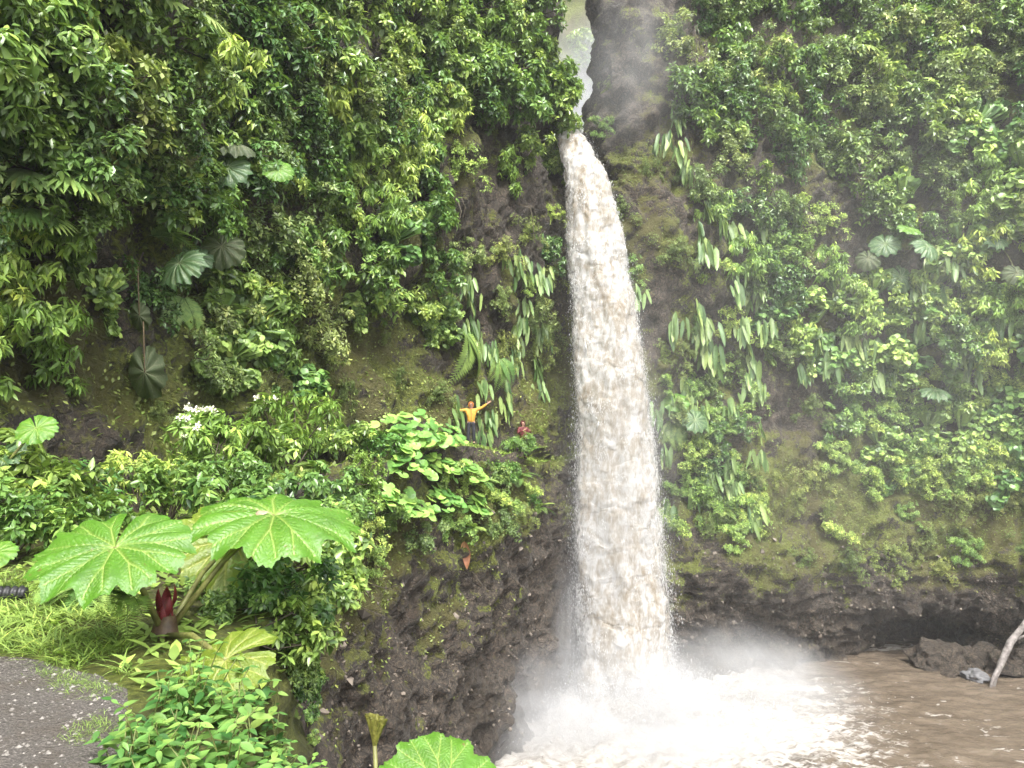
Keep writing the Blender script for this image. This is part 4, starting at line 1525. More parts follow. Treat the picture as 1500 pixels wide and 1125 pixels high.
for i, (px, py, L, words) in enumerate([(700, 705, 0.9, 'fern at the rim below the person with spread arms'), (755, 700, 1.0, 'fern at the rim below the person in dark red'),
                                        (690, 775, 0.8, 'grey-green fern hanging under the rim above the rusty dry leaf'), (785, 745, 0.9, 'fern tuft at the ledge end beside the falls'),
                                        (470, 690, 1.0, 'fern between the bright bush and the round-leaved plants')]):
    h = hit(px, py)
    fern(MW(h[0] + h[1] * 0.05, outward(h[1])), words, None, 8, L, 70 + i, 1.3)

# vines draped over the rim behind the umbrella leaves
gv = random.Random(31)
for i in range(22):
    px0 = 372 + i * 5.2 + gv.uniform(-3, 3)
    py0, Ln = gv.uniform(745, 790), gv.uniform(70, 170) * (0.7 if i > 16 else 1)
    pts = []
    for q in range(8):
        h = hit(px0 + gv.gauss(0, 2.5), py0 + Ln * q / 7)
        pts.append(h[0] + outward(h[1]) * 0.16)
    top = pts[0]
    where_v = ('behind the big round umbrella leaf' if i < 6 else 'behind the lower yellowing leaf' if i < 13 else 'beside the bare brown wall')
    t = thing('rim_vine', 'vine with pointed leaves hanging over the rim ' + where_v, 'vine', 'vines hanging over the rim ' + where_v, Matrix.Translation(top))
    obj('stem', stem_mesh('vine_stem', [p - top for p in pts], np.linspace(0.014, 0.006, 8), M_BARK, 4), t)
    for q in range(26):
        f = gv.random() ** 0.8 * 7
        a, b = pts[int(min(f, 6))], pts[int(min(f, 6)) + 1]
        c = a.lerp(b, f - int(min(f, 6))) - top
        xdir = Vector((gv.uniform(0.1, 1.0), gv.uniform(-1, 0.4), gv.uniform(-1.3, -0.2)))
        obj('leaf', gv.choice(VINEL), t, MW(c + Vector((0.05 * gv.random(), gv.gauss(0, 0.06), 0)), xdir, (0.6, -0.6, 0.7), gv.uniform(0.15, 0.25)))

# bare twigs and roots on the brown wall
for i, (px, py, L) in enumerate([(475, 870, 1.6), (510, 885, 1.4), (455, 900, 1.2), (690, 840, 1.5), (540, 860, 1.1)]):
    h = hit(px, py)
    g = random.Random(i)
    o = outward(h[1])
    pts, p = [], Vector((0, 0, 0.1))
    d = Vector((o.x * 0.5 + 0.7, o.y * 0.3, g.uniform(-0.6, 0.35)))
    for q in range(7):
        pts.append(p.copy())
        d += Vector((g.gauss(0, 0.15), g.gauss(0, 0.12), g.gauss(-0.06, 0.15)))
        p += d.normalized() * L / 6
    t = thing('bare_twig', ['forked bare twig sticking out of the brown wall by the vines', 'crooked bare twig on the brown wall', 'short bare twig under the hanging vines', 'bare root on the wall below the rusty dry leaf', 'thin twig over the moss of the brown wall'][i], 'twig', None, Matrix.Translation(h[0]))
    obj('stem', stem_mesh('twig_stem', pts, np.linspace(0.018, 0.005, 7), M_BARK, 5), t)
    obj('side_twig', stem_mesh('twig_side', [pts[3], pts[3] + Vector((0.25, -0.1, 0.1)), pts[3] + Vector((0.5, -0.15, 0.02))], [0.010, 0.007, 0.003], M_BARK, 4), t)

h = hit(683, 795)
t = thing('dry_leaf', 'rusty orange dry leaf dangling from the rim on the brown wall', 'leaf', None, MW(h[0] + h[1] * 0.15, outward(h[1])))
obj('blade', leaf_piece('rust_blade', LM['orange'], tpl(0.30, 8, prof_lance, 0.15, 0.8, 0.05), 0.5), t, MW((0.1, 0, 0), (0.15, 0.05, -1), (1, 0, 0.2), 1.0))
obj('curled_tip', leaf_piece('rust_tip', LM['orange'], tpl(0.34, 6, prof_ovate, 0.4, 0.9, 0.06), 0.8), t, MW((0.12, -0.05, 0.05), (0.1, -0.2, -1), (1, 0.3, 0.2), 0.55))

# ------------------------------------------------------------------ path, gravel, soil, grass by the camera
t = NT('gravel_path')
tc = t('NewGeometry').outputs['Position']
vo = t('TexVoronoi')
vo.inputs['Scale'].default_value = 55
t.link(tc, vo.inputs['Vector'])
n1 = t.noise(3.0, 5, 0.6, tc)
n2 = t.noise(70.0, 5, 0.7, tc)
col = t.ramp(n2, [(0.3, (0.040, 0.035, 0.031)), (0.55, (0.095, 0.084, 0.074)), (0.75, (0.200, 0.182, 0.162))])
col = t.mix(t.maprange(n1, 0.42, 0.66), col, (0.075, 0.062, 0.050))
p = t('BsdfPrincipled')
p.inputs['Roughness'].default_value = 0.75
t.link(col, p.inputs['Base Color'])
t.link(t.bump(t.math('ADD', t.math('MULTIPLY', vo.outputs['Distance'], -1.0), t.math('MULTIPLY', n2, 0.8)), 0.9, 0.02), p.inputs['Normal'])
t.link(p.outputs[0], t.out.inputs['Surface'])
M_GRAVEL = t.m
outer = [(1.0, -3.5), (0.2, 0.6), (-1.05, 2.75), (-1.68, 3.6), (-2.12, 4.6), (-2.65, 5.15), (-3.6, 5.45), (-5.0, 5.9), (-6.6, 7.0), (-8.0, 9.3)]
inner = [(-5.0, -3.5), (-5.2, -1.0), (-5.4, 0.6), (-5.7, 1.8), (-6.1, 2.8), (-6.5, 3.6), (-7.0, 4.2), (-7.6, 5.0), (-8.4, 6.4), (-9.2, 8.6)]
pn = np.array([[[*a, 0], [*(np.array(a) * 0.66 + np.array(b) * 0.34), 0], [*(np.array(a) * 0.33 + np.array(b) * 0.67), 0], [*b, 0]] for a, b in zip(outer, inner)])
Gp = sheet(pn, 0.06)
Pp = Gp.reshape(-1, 3)
edge = np.zeros(Gp.shape[:2])
edge[:] = np.minimum(np.arange(Gp.shape[1]), Gp.shape[1] - 1 - np.arange(Gp.shape[1]))[None] / 5.0
edge = np.clip(edge.ravel(), 0, 1)
Pp[:, :2] += (1 - edge)[:, None] * 0.12 * np.stack([fbm(Pp, 1.5, 3), fbm(Pp, 1.5, 3, 50.0)], 1)
gz = np.array([ground(a, b) for a, b, _ in Pp])
Pp[:, 2] = gz - 0.03 + edge * 0.055 + edge * (0.020 * fbm(Pp, 2.5, 4) + 0.008 * np.abs(fbm(Pp, 16, 3)))
Fp = grid_faces(Gp.shape[0], Gp.shape[1])
obj('path', mesh('path', Pp, Fp, M_GRAVEL), kind='structure', label='dark gravel path bending along the cliff')
BV_P = BVHTree.FromPolygons([tuple(q) for q in Pp], [tuple(f) for f in Fp])


def soil(x, y):
    zs = [ground(x, y)]
    h = BV_P.ray_cast(Vector((x, y, 3)), Vector((0, 0, -1)))
    if h[0] is not None:
        zs.append(h[0].z)
    return max(zs)


gg = np.random.default_rng(41)
STN = np.array([[1, 0, 0.1], [0.3, 0.9, 0], [-0.8, 0.6, 0.1], [-0.7, -0.7, 0], [0.4, -0.9, 0.1], [0.1, 0.1, 0.75]])
STF = np.array([[5, 0, 1], [5, 1, 2], [5, 2, 3], [5, 3, 4], [5, 4, 0]])
n = 7000
xy = np.stack([gg.uniform(-6.0, -0.8, n), gg.uniform(2.2, 6.2, n)], 1)
V, F, k = [], [], 0
for x, y in xy:
    h = BV_P.ray_cast(Vector((x, y, 3)), Vector((0, 0, -1)))
    if h[0] is None:
        continue
    s = 0.008 * math.exp(gg.normal(0, 0.45))
    a = gg.uniform(0, 6.28)
    rot = np.array([[math.cos(a), -math.sin(a), 0], [math.sin(a), math.cos(a), 0], [0, 0, 1]])
    V.append((STN * (1, gg.uniform(0.6, 1), gg.uniform(0.5, 1))) @ rot.T * s + np.array(h[0]) + [0, 0, -0.001])
    F.append(STF + 6 * k)
    k += 1
obj('gravel', mesh('gravel', np.concatenate(V), np.concatenate(F), simple_mat('gravel_stone', (0.06, 0.054, 0.048), (0.30, 0.28, 0.25), 40, 0.7), smooth=False), kind='stuff',
    label='loose grey gravel scattered over the path', category='gravel')


def path_edge_x(y):
    return float(np.interp(y, [q[1] for q in outer], [q[0] for q in outer]))


def in_path(x, y, m=0.05):
    h = BV_P.ray_cast(Vector((x, y, 3)), Vector((0, 0, -1)))
    return h[0] is not None


T_GR = tpl(0.055, 4, prof_lance, 0.55, 0.2)


def grass_obj(name, pts, L0, L1, mat, label, seed, T=T_GR, lean=0.75, tint=(0.5, 0.25)):
    g = np.random.default_rng(seed)
    P_ = np.array(pts)
    m = len(P_)
    a = g.uniform(0, 6.28, m)
    X = np.stack([np.cos(a) * lean, np.sin(a) * lean, g.uniform(0.5, 1.3, m)], 1)
    Z = np.stack([-np.cos(a), -np.sin(a), np.full(m, 0.6)], 1)
    V, F, ti = leaves(T, P_, X, Z, g.uniform(L0, L1, m), np.clip(g.normal(tint[0], tint[1], m), 0, 1))
    return obj(name, mesh(name, V, F, mat, {'tint': ti}), kind='stuff', label=label, category='grass')


pts = []
while len(pts) < 6000:
    u, v = gg.uniform(-130, 190), gg.uniform(835, 985)
    q = atz(u, v, 0.0)
    x, y = q.x, q.y
    if in_path(x, y) and gg.random() > 0.02:
        continue
    if fbm(np.array([[x, y, 0.0]]), 1.3, 2)[0] < -0.45 or x > -1.9:
        continue
    pts.append((x, y, soil(x, y) - 0.01))
grass_obj('grass', pts, 0.06, 0.21, LM['grass'], 'bright yellow-green grass growing along the edge of the gravel path', 3)
pts = []
for _ in range(1500):
    cx, cy = ((110, 1000), (75, 985), (150, 1010), (120, 1075), (150, 1060), (95, 1000))[gg.integers(6)]
    q = atz(cx + gg.normal(0, 17), cy + gg.normal(0, 7), 0)
    pts.append((q.x, q.y, soil(q.x, q.y) - 0.003))
grass_obj('path_moss', pts, 0.015, 0.055, LM['grass'], 'yellow mossy tufts growing through the gravel path', 4, tint=(0.45, 0.2))

# small leafy ground cover over the soil of the ledge
pts, nn = [], 0
while len(pts) < 9000:
    k = gg.integers(3, len(LEFT) - 2)
    f, w = gg.random(), gg.random() * 1.15 - 0.12
    a, b = np.array(LEFT[k]), np.array(LEFT[k + 1])
    q = a * (1 - f) + b * f
    x, y = q[0] * (1 - w) + q[2] * w, q[1] * (1 - w) + q[3] * w
    if in_path(x, y) or (w > 0.55 and gg.random() < 0.5):
        continue
    z = ground(x, y)
    if z < -2.0:
        continue
    pts.append((x, y, z))
grass_obj('ground_cover', pts, 0.06, 0.20, LM['cover'], 'low green ground cover over the soil of the ledge', 6, T=tpl(0.42, 3, prof_ovate, 0.35, 0.25), lean=1.2, tint=(0.4, 0.25))

# moss fuzz growing on the rock itself
for nm, Pm, Nm, Mm, cnt, sd, words in (('cliff_moss', PL, NGL, MOSS_L, 42000, 1, 'green moss growing in patches on the ledge-side rock'), ('wall_moss', PR, NGR, MOSS_R, 44000, 2, 'green moss growing in patches on the rock across the pool')):
    g = np.random.default_rng(sd)
    w = np.clip(Mm - 0.25, 0, 0.6) ** 1.3 * (np.linalg.norm(Pm - np.array(EYE), axis=1) > 10.5)
    idx = g.choice(len(Pm), cnt, p=w / w.sum())
    pos = Pm[idx] + g.normal(0, 0.07, (cnt, 3))
    nn_ = Nm[idx]
    nn_ = np.where((nn_ * (np.array(EYE) - pos)).sum(1)[:, None] < 0, -nn_, nn_)
    X = norm(g.normal(size=(cnt, 3)) * 0.9 + nn_ * 0.6 + [0, 0, -0.5])
    V, F, ti = leaves(tpl(0.6, 2, prof_ovate, 0.2, 0.3), pos, X, norm(nn_ + [0, 0, 0.6]), g.uniform(0.05, 0.15, cnt), np.clip(g.normal(0.45, 0.25, cnt), 0, 1))
    obj(nm, mesh(nm, V, F, LM['moss'], {'tint': ti}), kind='stuff', label=words, category='moss')

# stones weathering out of the bare walls
CH = np.array([[1, 0, 0], [0.2, 0.9, 0.15], [-0.85, 0.4, 0], [-0.5, -0.8, 0.1], [0.5, -0.75, -0.1], [0.05, 0.1, 0.6], [0, 0, -0.6]])
CF = np.array([[5, 0, 1], [5, 1, 2], [5, 2, 3], [5, 3, 4], [5, 4, 0], [6, 1, 0], [6, 2, 1], [6, 3, 2], [6, 4, 3], [6, 0, 4]])
M_CHIP = simple_mat('wall_stone', (0.050, 0.042, 0.034), (0.240, 0.200, 0.160), 1.2, 0.65, 0.5)
for nm, Pm, Nm, lim, cnt, sd, words in (('wall_stones', PL, NGL, -0.8, 2600, 11, 'small stones set in the brown wall below the ledge'), ('shore_stones', PR, NGR, -4.0, 6500, 12, 'small stones set in the wall above the pool')):
    g = np.random.default_rng(sd)
    w = np.clip((lim - Pm[:, 2]) / 3.0, 0, 1) * (Pm[:, 2] > -12.3) * (np.linalg.norm(Pm - np.array(EYE), axis=1) > 9)
    w = w * (0.15 + np.clip(fbm(Pm, 0.5, 3, 77.0), 0, 1))
    idx = g.choice(len(Pm), cnt, p=w / w.sum())
    s = 0.045 * np.exp(g.normal(0, 0.55, cnt))
    V, F, ti = leaves((CH, CF), Pm[idx] + g.normal(0, 0.03, (cnt, 3)), norm(g.normal(size=(cnt, 3)) + [0, 0, 0.01]), norm(g.normal(size=(cnt, 3))), s, g.random(cnt))
    obj(nm, mesh(nm, V, F, M_CHIP, smooth=False), kind='stuff', label=words, category='stones')

# thin roots hanging down the upper cliffs
gh = random.Random(71)
for i, (px, py, ln) in enumerate([(345, 5, 3.0), (352, 20, 2.2), (360, 40, 2.6), (1008, 40, 4.0), (1018, 60, 3.2), (1012, 230, 3.0), (1395, 10, 4.5), (1412, 20, 5.0), (1428, 5, 4.0), (1310, 60, 3.0), (700, 380, 2.0), (760, 300, 2.4), (632, 300, 2.2), (660, 290, 2.6)]):
    h = hit(px, py)
    o = outward(h[1]) * 0.7
    pts = [Vector((0, 0, 0)), o * 0.8 + Vector((0, 0, -0.2))]
    for q in range(1, 6):
        pts.append(o + Vector((gh.gauss(0, 0.05), gh.gauss(0, 0.05), -0.2 - ln * q / 5)))
    wv = where(px, py, h[0])
    t = thing('hanging_root', 'thin brown root hanging straight down ' + wv, 'root', 'hanging roots ' + wv, Matrix.Translation(h[0]))
    obj('strand', stem_mesh('root_strand', pts, np.linspace(0.03, 0.010, 7), M_BARK, 5), t)
    obj('strand', stem_mesh('root_strand', [q + Vector((0.10 + 0.03 * k, 0.02 * k, 0.1 * k)) for k, q in enumerate(pts)], np.linspace(0.02, 0.007, 7), M_BARK, 5), t)

# ------------------------------------------------------------------ the big umbrella-leaf plant by the path
B = at(240, 962, 6.0)
B.z = soil(B.x, B.y) - 0.02
S = lambda px, py, Yd: at(px, py, Yd)
plant = umbrella_plant('large umbrella-leaf plant with red buds standing at the edge of the path', B, [
    (UMB[0], S(168, 800, 5.5), (0.04, -0.42, 0.90), (0.15, -1, 0), 0.55),
    (UMB[1], S(402, 752, 6.5), (0.12, -0.22, 0.97), (0.95, 0.25, 0), 0.74),
    (UMB_Y, S(342, 790, 7.3), (0.36, -0.55, 0.72), (0.8, 0.4, -0.3), 0.60),
    (UMB_Y, S(330, 965, 5.0), (-0.25, -0.5, 0.8), (-0.95, -0.3, 0), 0.36),
    (UMB_Y, S(282, 1005, 5.3), (0.1, -0.9, 0.3), (0.2, -0.4, -0.9), 0.24),
], name='umbrella_leaf_plant', rad=0.021)
M_RED = simple_mat('red_bract', (0.060, 0.006, 0.010), (0.200, 0.020, 0.026), 18, 0.45, 0.3)
gr = random.Random(4)
for i in range(9):
    a = i * 2.4
    V, F = tpl(0.42, 6, prof_lance, -0.25, 0.8)
    me = mesh('bud_scale', V, F, M_RED)
    x = Vector((math.cos(a) * 0.45, math.sin(a) * 0.45, 1))
    obj('bud_scale', me, plant, MW((0.03 * math.cos(a), 0.03 * math.sin(a), 0.05 + 0.02 * i), x, (-math.cos(a), -math.sin(a), 0.2), gr.uniform(0.12, 0.20)))
obj('root_stock', stem_mesh('root_stock', [Vector((0.02, 0, -0.25)), Vector((0, 0, 0)), Vector((0.01, 0, 0.16))], [0.13, 0.11, 0.07], M_STALK_D, 9), plant)
# fallen leaves lying on the blades
for px, py, Yd, s, mat, words, nm in ((383, 757, 6.42, 0.10, LM['dead'], 'dry brown leaf lying on the tilted green umbrella leaf', 'fallen_leaf'), (343, 793, 7.15, 0.26, LM['yellow'], 'curled yellow leaf lying on the yellowing umbrella leaf', 'fallen_leaf')):
    o = obj(nm, leaf_piece(nm, mat, tpl(0.75, 6, prof_ovate, -0.2, -0.5, 0.05), 0.5), None, MW(at(px, py, Yd) - Vector((s * 0.5, 0, -0.03)), (1, 0.2, -0.1), (0.1, -0.5, 0.9), s), label=words, category='leaf')
# smaller umbrella leaves at the frame's side
hb = Vector((at(-60, 640, 10.6).x, 10.6, 0))
hb.z = ground(hb.x, hb.y)
umbrella_plant('umbrella-leaf plant with one small leaf held over the dark bush', hb, [(UMB_FAR[1], at(53, 627, 10.3), (0.15, -0.72, 0.62), (0.5, -0.5, -0.5), 0.27), (UMB_FAR[0], at(5, 665, 10.5), (-0.2, -0.6, 0.7), (0.4, -0.6, -0.5), 0.36)])
hb = Vector((at(-40, 840, 7.6).x, 7.6, 0))
hb.z = ground(hb.x, hb.y)
umbrella_plant('young umbrella-leaf plant in the grass beside the path', hb, [(UMB_FAR[1], at(-8, 810, 7.4), (0.1, -0.55, 0.8), (0.7, -0.5, 0), 0.20)])
# fern under the big leaf
q = at(185, 915, 5.9)
fern(MW((q.x, q.y, soil(q.x, q.y) + 0.28), (0.15, -1, 0)), 'fern arching below the large umbrella leaf', None, 6, 0.42, 88, 0.6)
q = at(120, 905, 7.0)
fern(MW((q.x, q.y, soil(q.x, q.y) + 0.1), (0.2, -1, 0)), 'shaded fern in the grass behind the umbrella-leaf plant', None, 7, 0.5, 89, 1.3)

# umbrella-leaf shoot below the rim in front of the camera, with a furled leaf
hb = Vector((at(600, 1200, 3.0).x, 3.0, 0))
hb.z = ground(hb.x, hb.y)
NEARL = umbrella_leaf('umbrella_blade_near', M_UMB, 420, 70, seed=21, cup=0.12, droop=0.22, wave=0.02, prim=11, tint=0.6)
sp = umbrella_plant('umbrella-leaf shoot with a furled bud growing below the rim', hb, [(NEARL, at(648, 1158, 2.9), (0.22, -0.5, 0.82), (-0.7, 0.6, 0.3), 0.26)], rad=0.012)
tip, neck = at(551, 1046, 2.95) - hb, at(549, 1092, 2.95) - hb
obj('leaf_stalk', stem_mesh('bud_stalk', [Vector((0, 0, 0)), neck * 0.55 + Vector((-0.02, 0, -0.02)), neck], [0.014, 0.010, 0.008], M_STALK), sp)
nb, nz_ = 40, 14
V = []
ax = (tip - neck)
for i in range(nz_):
    f = i / (nz_ - 1)
    for j in range(nb):
        a = 2 * math.pi * j / nb
        rr = (0.008 + 0.030 * f ** 1.1) * (1 + 0.22 * math.sin(a * 9) * f)
        tilt = 0.030 * math.cos(a) * f ** 3
        c = neck + ax * f * (0.82 + 0.18 * (0.5 - 0.5 * math.cos(a)))
        V.append((c.x + rr * math.cos(a), c.y + rr * 0.7 * math.sin(a), c.z + 0.0 * tilt))
V = np.array(V)
Fb = np.array([(i * nb + j, i * nb + (j + 1) % nb, (i + 1) * nb + (j + 1) % nb, (i + 1) * nb + j) for i in range(nz_ - 1) for j in range(nb)])
obj('furled_leaf', mesh('furled_leaf', V, Fb, simple_mat('furled_leaf', (0.060, 0.062, 0.012), (0.190, 0.185, 0.035), 60, 0.5, 0.5)), sp)

# leafy plants along the broken edge of the path, every leaf its own piece
gl = random.Random(52)
spots = []
for i in range(72):
    px = gl.uniform(160, 480)
    py = gl.uniform(1030, 1215)
    if px < 200 and py < 1070:
        continue
    spots.append((px, py))
for i, (px, py) in enumerate(spots):
    h = hit(px, py)
    if h is None or h[0].y > 5.2 or h[0].y < 2.2:
        continue
    p = h[0]
    hgt = gl.uniform(0.22, 0.44)
    lime = gl.random() < 0.2
    wv = 'rooted in the broken edge of the gravel' if p.x < -1.75 and p.y < 4.0 else 'close under the lower yellowing umbrella leaf' if p.y > 4.0 and p.x < -1.5 else 'leaning over the drop beside the furled bud' if p.x > -1.2 else 'on the brink between the gravel and the drop'
    tipc = 'lime-tipped ' if lime else ''
    t = thing('leafy_plant', ('tall ' if hgt > 0.33 else 'short ') + tipc + 'green leafy plant ' + wv, 'plant', ('tall ' if hgt > 0.33 else 'short ') + tipc + 'leafy plants ' + wv, Matrix.Translation(p))
    for b in range(gl.randint(2, 3)):
        d = Vector((gl.gauss(0.15, 0.35), gl.gauss(-0.05, 0.3), 1)).normalized()
        stem = [Vector((0, 0, -0.03))]
        for q in range(1, 6):
            d = (d + Vector((gl.gauss(0, 0.12), gl.gauss(0, 0.12), -0.03))).normalized()
            stem.append(stem[-1] + d * hgt / 5)
        obj('stem', stem_mesh('leafy_stem', stem, np.linspace(0.006, 0.0025, 6), None, 5), t)
        a0 = gl.uniform(0, 6.28)
        for q in range(1, 6):
            for sd in (0, math.pi):
                a = a0 + q * 1.57 + sd
                xdir = Vector((math.cos(a), math.sin(a), gl.uniform(-0.35, 0.35)))
                obj('leaf', (FRESH[2] if lime and q > 3 else gl.choice(FRESH)), t, MW(stem[q], xdir, (0, -0.25, 1), gl.uniform(0.060, 0.115) * (1.0 if q < 5 else 0.7)))

# ribbed pipe end in the grass
q = at(2, 897, 7.0)
q.z = soil(q.x, q.y)
pipe = thing('drain_pipe', 'black ribbed pipe end lying in the grass by the path', 'pipe', None, MW(q + Vector((0, 0, 0.07)), (1, 0.15, -0.02)))
pv = [Vector((x, 0, 0)) for x in np.linspace(-0.7, 0.2, 73)]
obj('ribbed_tube', stem_mesh('ribbed_tube', pv, [0.062 + 0.010 * math.sin(i * 1.3) for i in range(73)], simple_mat('black_plastic', (0.010, 0.010, 0.011), (0.030, 0.030, 0.032), 30, 0.45), 16), pipe)
V, F = tube([Vector((-0.72, 0, 0.03)), Vector((-0.06, 0, 0.03))], [0.074, 0.074], 14)
obj('pale_sleeve', mesh('pale_sleeve', V, split_faces(F), simple_mat('pale_sleeve', (0.32, 0.31, 0.33), (0.46, 0.45, 0.47), 20, 0.6)), pipe)


# ------------------------------------------------------------------ boulders and driftwood at the far shore
def boulder_mesh(name, seed, sq=(1, 0.8, 0.7)):
    import bmesh
    bm = bmesh.new()
    bmesh.ops.create_icosphere(bm, subdivisions=5, radius=1)
    V = np.array([v.co[:] for v in bm.verts])
    F = np.array([[v.index for v in f.verts] for f in bm.faces])
    bm.free()
    d = 0.42 * fbm(V, 0.9, 3, seed * 9.1) + 0.10 * ridged(V, 1.4, seed * 4.0) + 0.045 * fbm(V, 4.5, 4, seed)
    g = np.random.default_rng(seed)
    for k in range(7):                                   # a few broken faces
        nn = g.normal(size=3)
        nn /= np.linalg.norm(nn)
        c = 0.72 + 0.15 * g.random()
        h_ = V @ nn
        V = V - np.maximum(h_ - c, 0)[:, None] * nn * 0.85
    V = V * (1 + d)[:, None] * np.array(sq)
    return mesh(name, V, F, M_CLIFF, {'moss': np.full(len(V), 0.02) + 0.25 * (V[:, 2] > 0.3) * (seed == 2), 'wet': np.full(len(V), 0.35)})


M_BOULDER = simple_mat('wet_boulder', (0.030, 0.026, 0.022), (0.105, 0.088, 0.070), 6.0, 0.62, 0.9, 0.5)
M_PALE = simple_mat('pale_boulder', (0.080, 0.080, 0.083), (0.150, 0.150, 0.154), 3, 0.75, 0.4)
for i, (px, py, s, sq, words) in enumerate([
        (1375, 978, 1.45, (1.0, 0.8, 0.75), 'large rounded brown boulder in front of the water cave'),
        (1412, 972, 1.0, (1.1, 0.8, 0.7), 'mossy boulder between the large boulder and the driftwood'),
        (1442, 978, 1.15, (1, 0.8, 0.9), 'dark reddish boulder behind the driftwood'),
        (1480, 985, 1.25, (1.2, 0.8, 0.75), 'broad boulder under the leaning driftwood'),
        (1433, 998, 0.62, (1.1, 0.9, 0.6), 'small pale grey stone awash beside the driftwood'),
        (1400, 992, 0.45, (1.2, 0.8, 0.5), 'low dark stone awash below the large boulder'),
        (1185, 950, 0.9, (1.4, 0.8, 0.6), 'reddish rock at the shore beside the cave'),
        (1245, 948, 0.8, (1.5, 0.8, 0.7), 'rock at the lip of the water cave'),
        (1530, 990, 1.6, (1.2, 0.9, 0.8), 'big boulder along the shore past the driftwood'),
        (1150, 953, 0.6, (1.5, 0.8, 0.6), 'low wet rock at the shore in the spray')]):
    c = atz(px, py, WATER_Z)
    me = boulder_mesh('boulder_%d' % i, i + 1, sq)
    if i == 4:
        me.materials[0] = M_PALE
    o = obj('boulder', me, None, Matrix.Translation((c.x, c.y + 0.3, WATER_Z + 0.28 * s * sq[2])) @ Matrix.Rotation(i * 1.3, 4, 'Z') @ Matrix.Scale(s, 4), label=words, category='boulder')

f0 = atz(1454, 1004, WATER_Z)
top = at(1512, 900, f0.y + 1.0)
log = thing('driftwood', 'bleached forked driftwood trunk leaning out of the pool', 'driftwood', None, Matrix.Translation(f0))
dv = top - f0
side = Vector((0.35, 0, 0))
pts = [Vector((-0.05, 0, -0.5)), dv * 0.12 + Vector((-0.08, 0, 0)), dv * 0.35 - side * 0.6, dv * 0.6 - side * 0.9, dv * 0.82 - side * 0.3, dv, dv * 1.35 + side]
M_DRIFT = simple_mat('driftwood', (0.085, 0.074, 0.066), (0.290, 0.265, 0.250), 5, 0.75, 0.6)
V, F = tube(pts, [0.10, 0.13, 0.17, 0.18, 0.15, 0.16, 0.10], 12)
V = V + 0.05 * np.stack([fbm(V * [1, 1, 0.4], 2.5, 3, k * 7.0) for k in range(3)], 1)
obj('trunk', mesh('trunk', V, split_faces(F), M_DRIFT), log)
V, F = tube([dv * 0.30 - side * 0.5, dv * 0.15 + Vector((-0.35, -0.2, 0)), Vector((-0.42, -0.25, -0.4))], [0.12, 0.10, 0.07], 9)
obj('fork', mesh('fork', V, split_faces(F), M_DRIFT), log)
V, F = tube([dv * 0.62 - side * 0.8, dv * 0.8 + Vector((0.25, -0.2, -0.2)), dv * 1.0 + Vector((0.5, -0.3, -0.5))], [0.09, 0.06, 0.03], 8)
obj('branch', mesh('branch', V, split_faces(F), M_DRIFT), log)


# ------------------------------------------------------------------ the two people on the ledge
def skin_mesh(name, joints, edges, mat, root=0, sub=2):
    """joints: list of (x, y, z, radius_a, radius_b)"""
    me = bpy.data.meshes.new(name)
    me.from_pydata([j[:3] for j in joints], edges, [])
    tmp = bpy.data.objects.new(name, me)
    C.objects.link(tmp)
    sk = tmp.modifiers.new('skin', 'SKIN')
    sk.use_smooth_shade = True
    lay = me.skin_vertices[0].data if me.skin_vertices else None
    if lay is None:
        import bmesh
        bm = bmesh.new()
        bm.from_mesh(me)
        bm.verts.layers.skin.verify()
        bm.to_mesh(me)
        bm.free()
        lay = me.skin_vertices[0].data
    for v, j in zip(lay, joints):
        v.radius = (j[3], j[4] if len(j) > 4 else j[3])
        v.use_root = False
    lay[root].use_root = True
    ss = tmp.modifiers.new('sub', 'SUBSURF')
    ss.levels = sub
    ss.render_levels = sub
    dg = bpy.context.evaluated_depsgraph_get()
    ev = bpy.data.meshes.new_from_object(tmp.evaluated_get(dg))
    bpy.data.objects.remove(tmp)
    ev.name = name
    ev.materials.clear()
    ev.materials.append(mat)
    for pl in ev.polygons:
        pl.use_smooth = True
    return ev


def chain(js, *runs):
    J, E = [], []
    ids = {}
    for k, v in js.items():
        ids[k] = len(J)
        J.append(v)
    for r_ in runs:
        for a, b in zip(r_[:-1], r_[1:]):
            E.append((ids[a], ids[b]))
    return J, E


def cloth(name, a, b, rough=0.6):
    return simple_mat(name, a, b, 9, rough, 0.35)


M_SKIN = simple_mat('skin', (0.42, 0.24, 0.17), (0.52, 0.31, 0.22), 12, 0.5, 0.05)


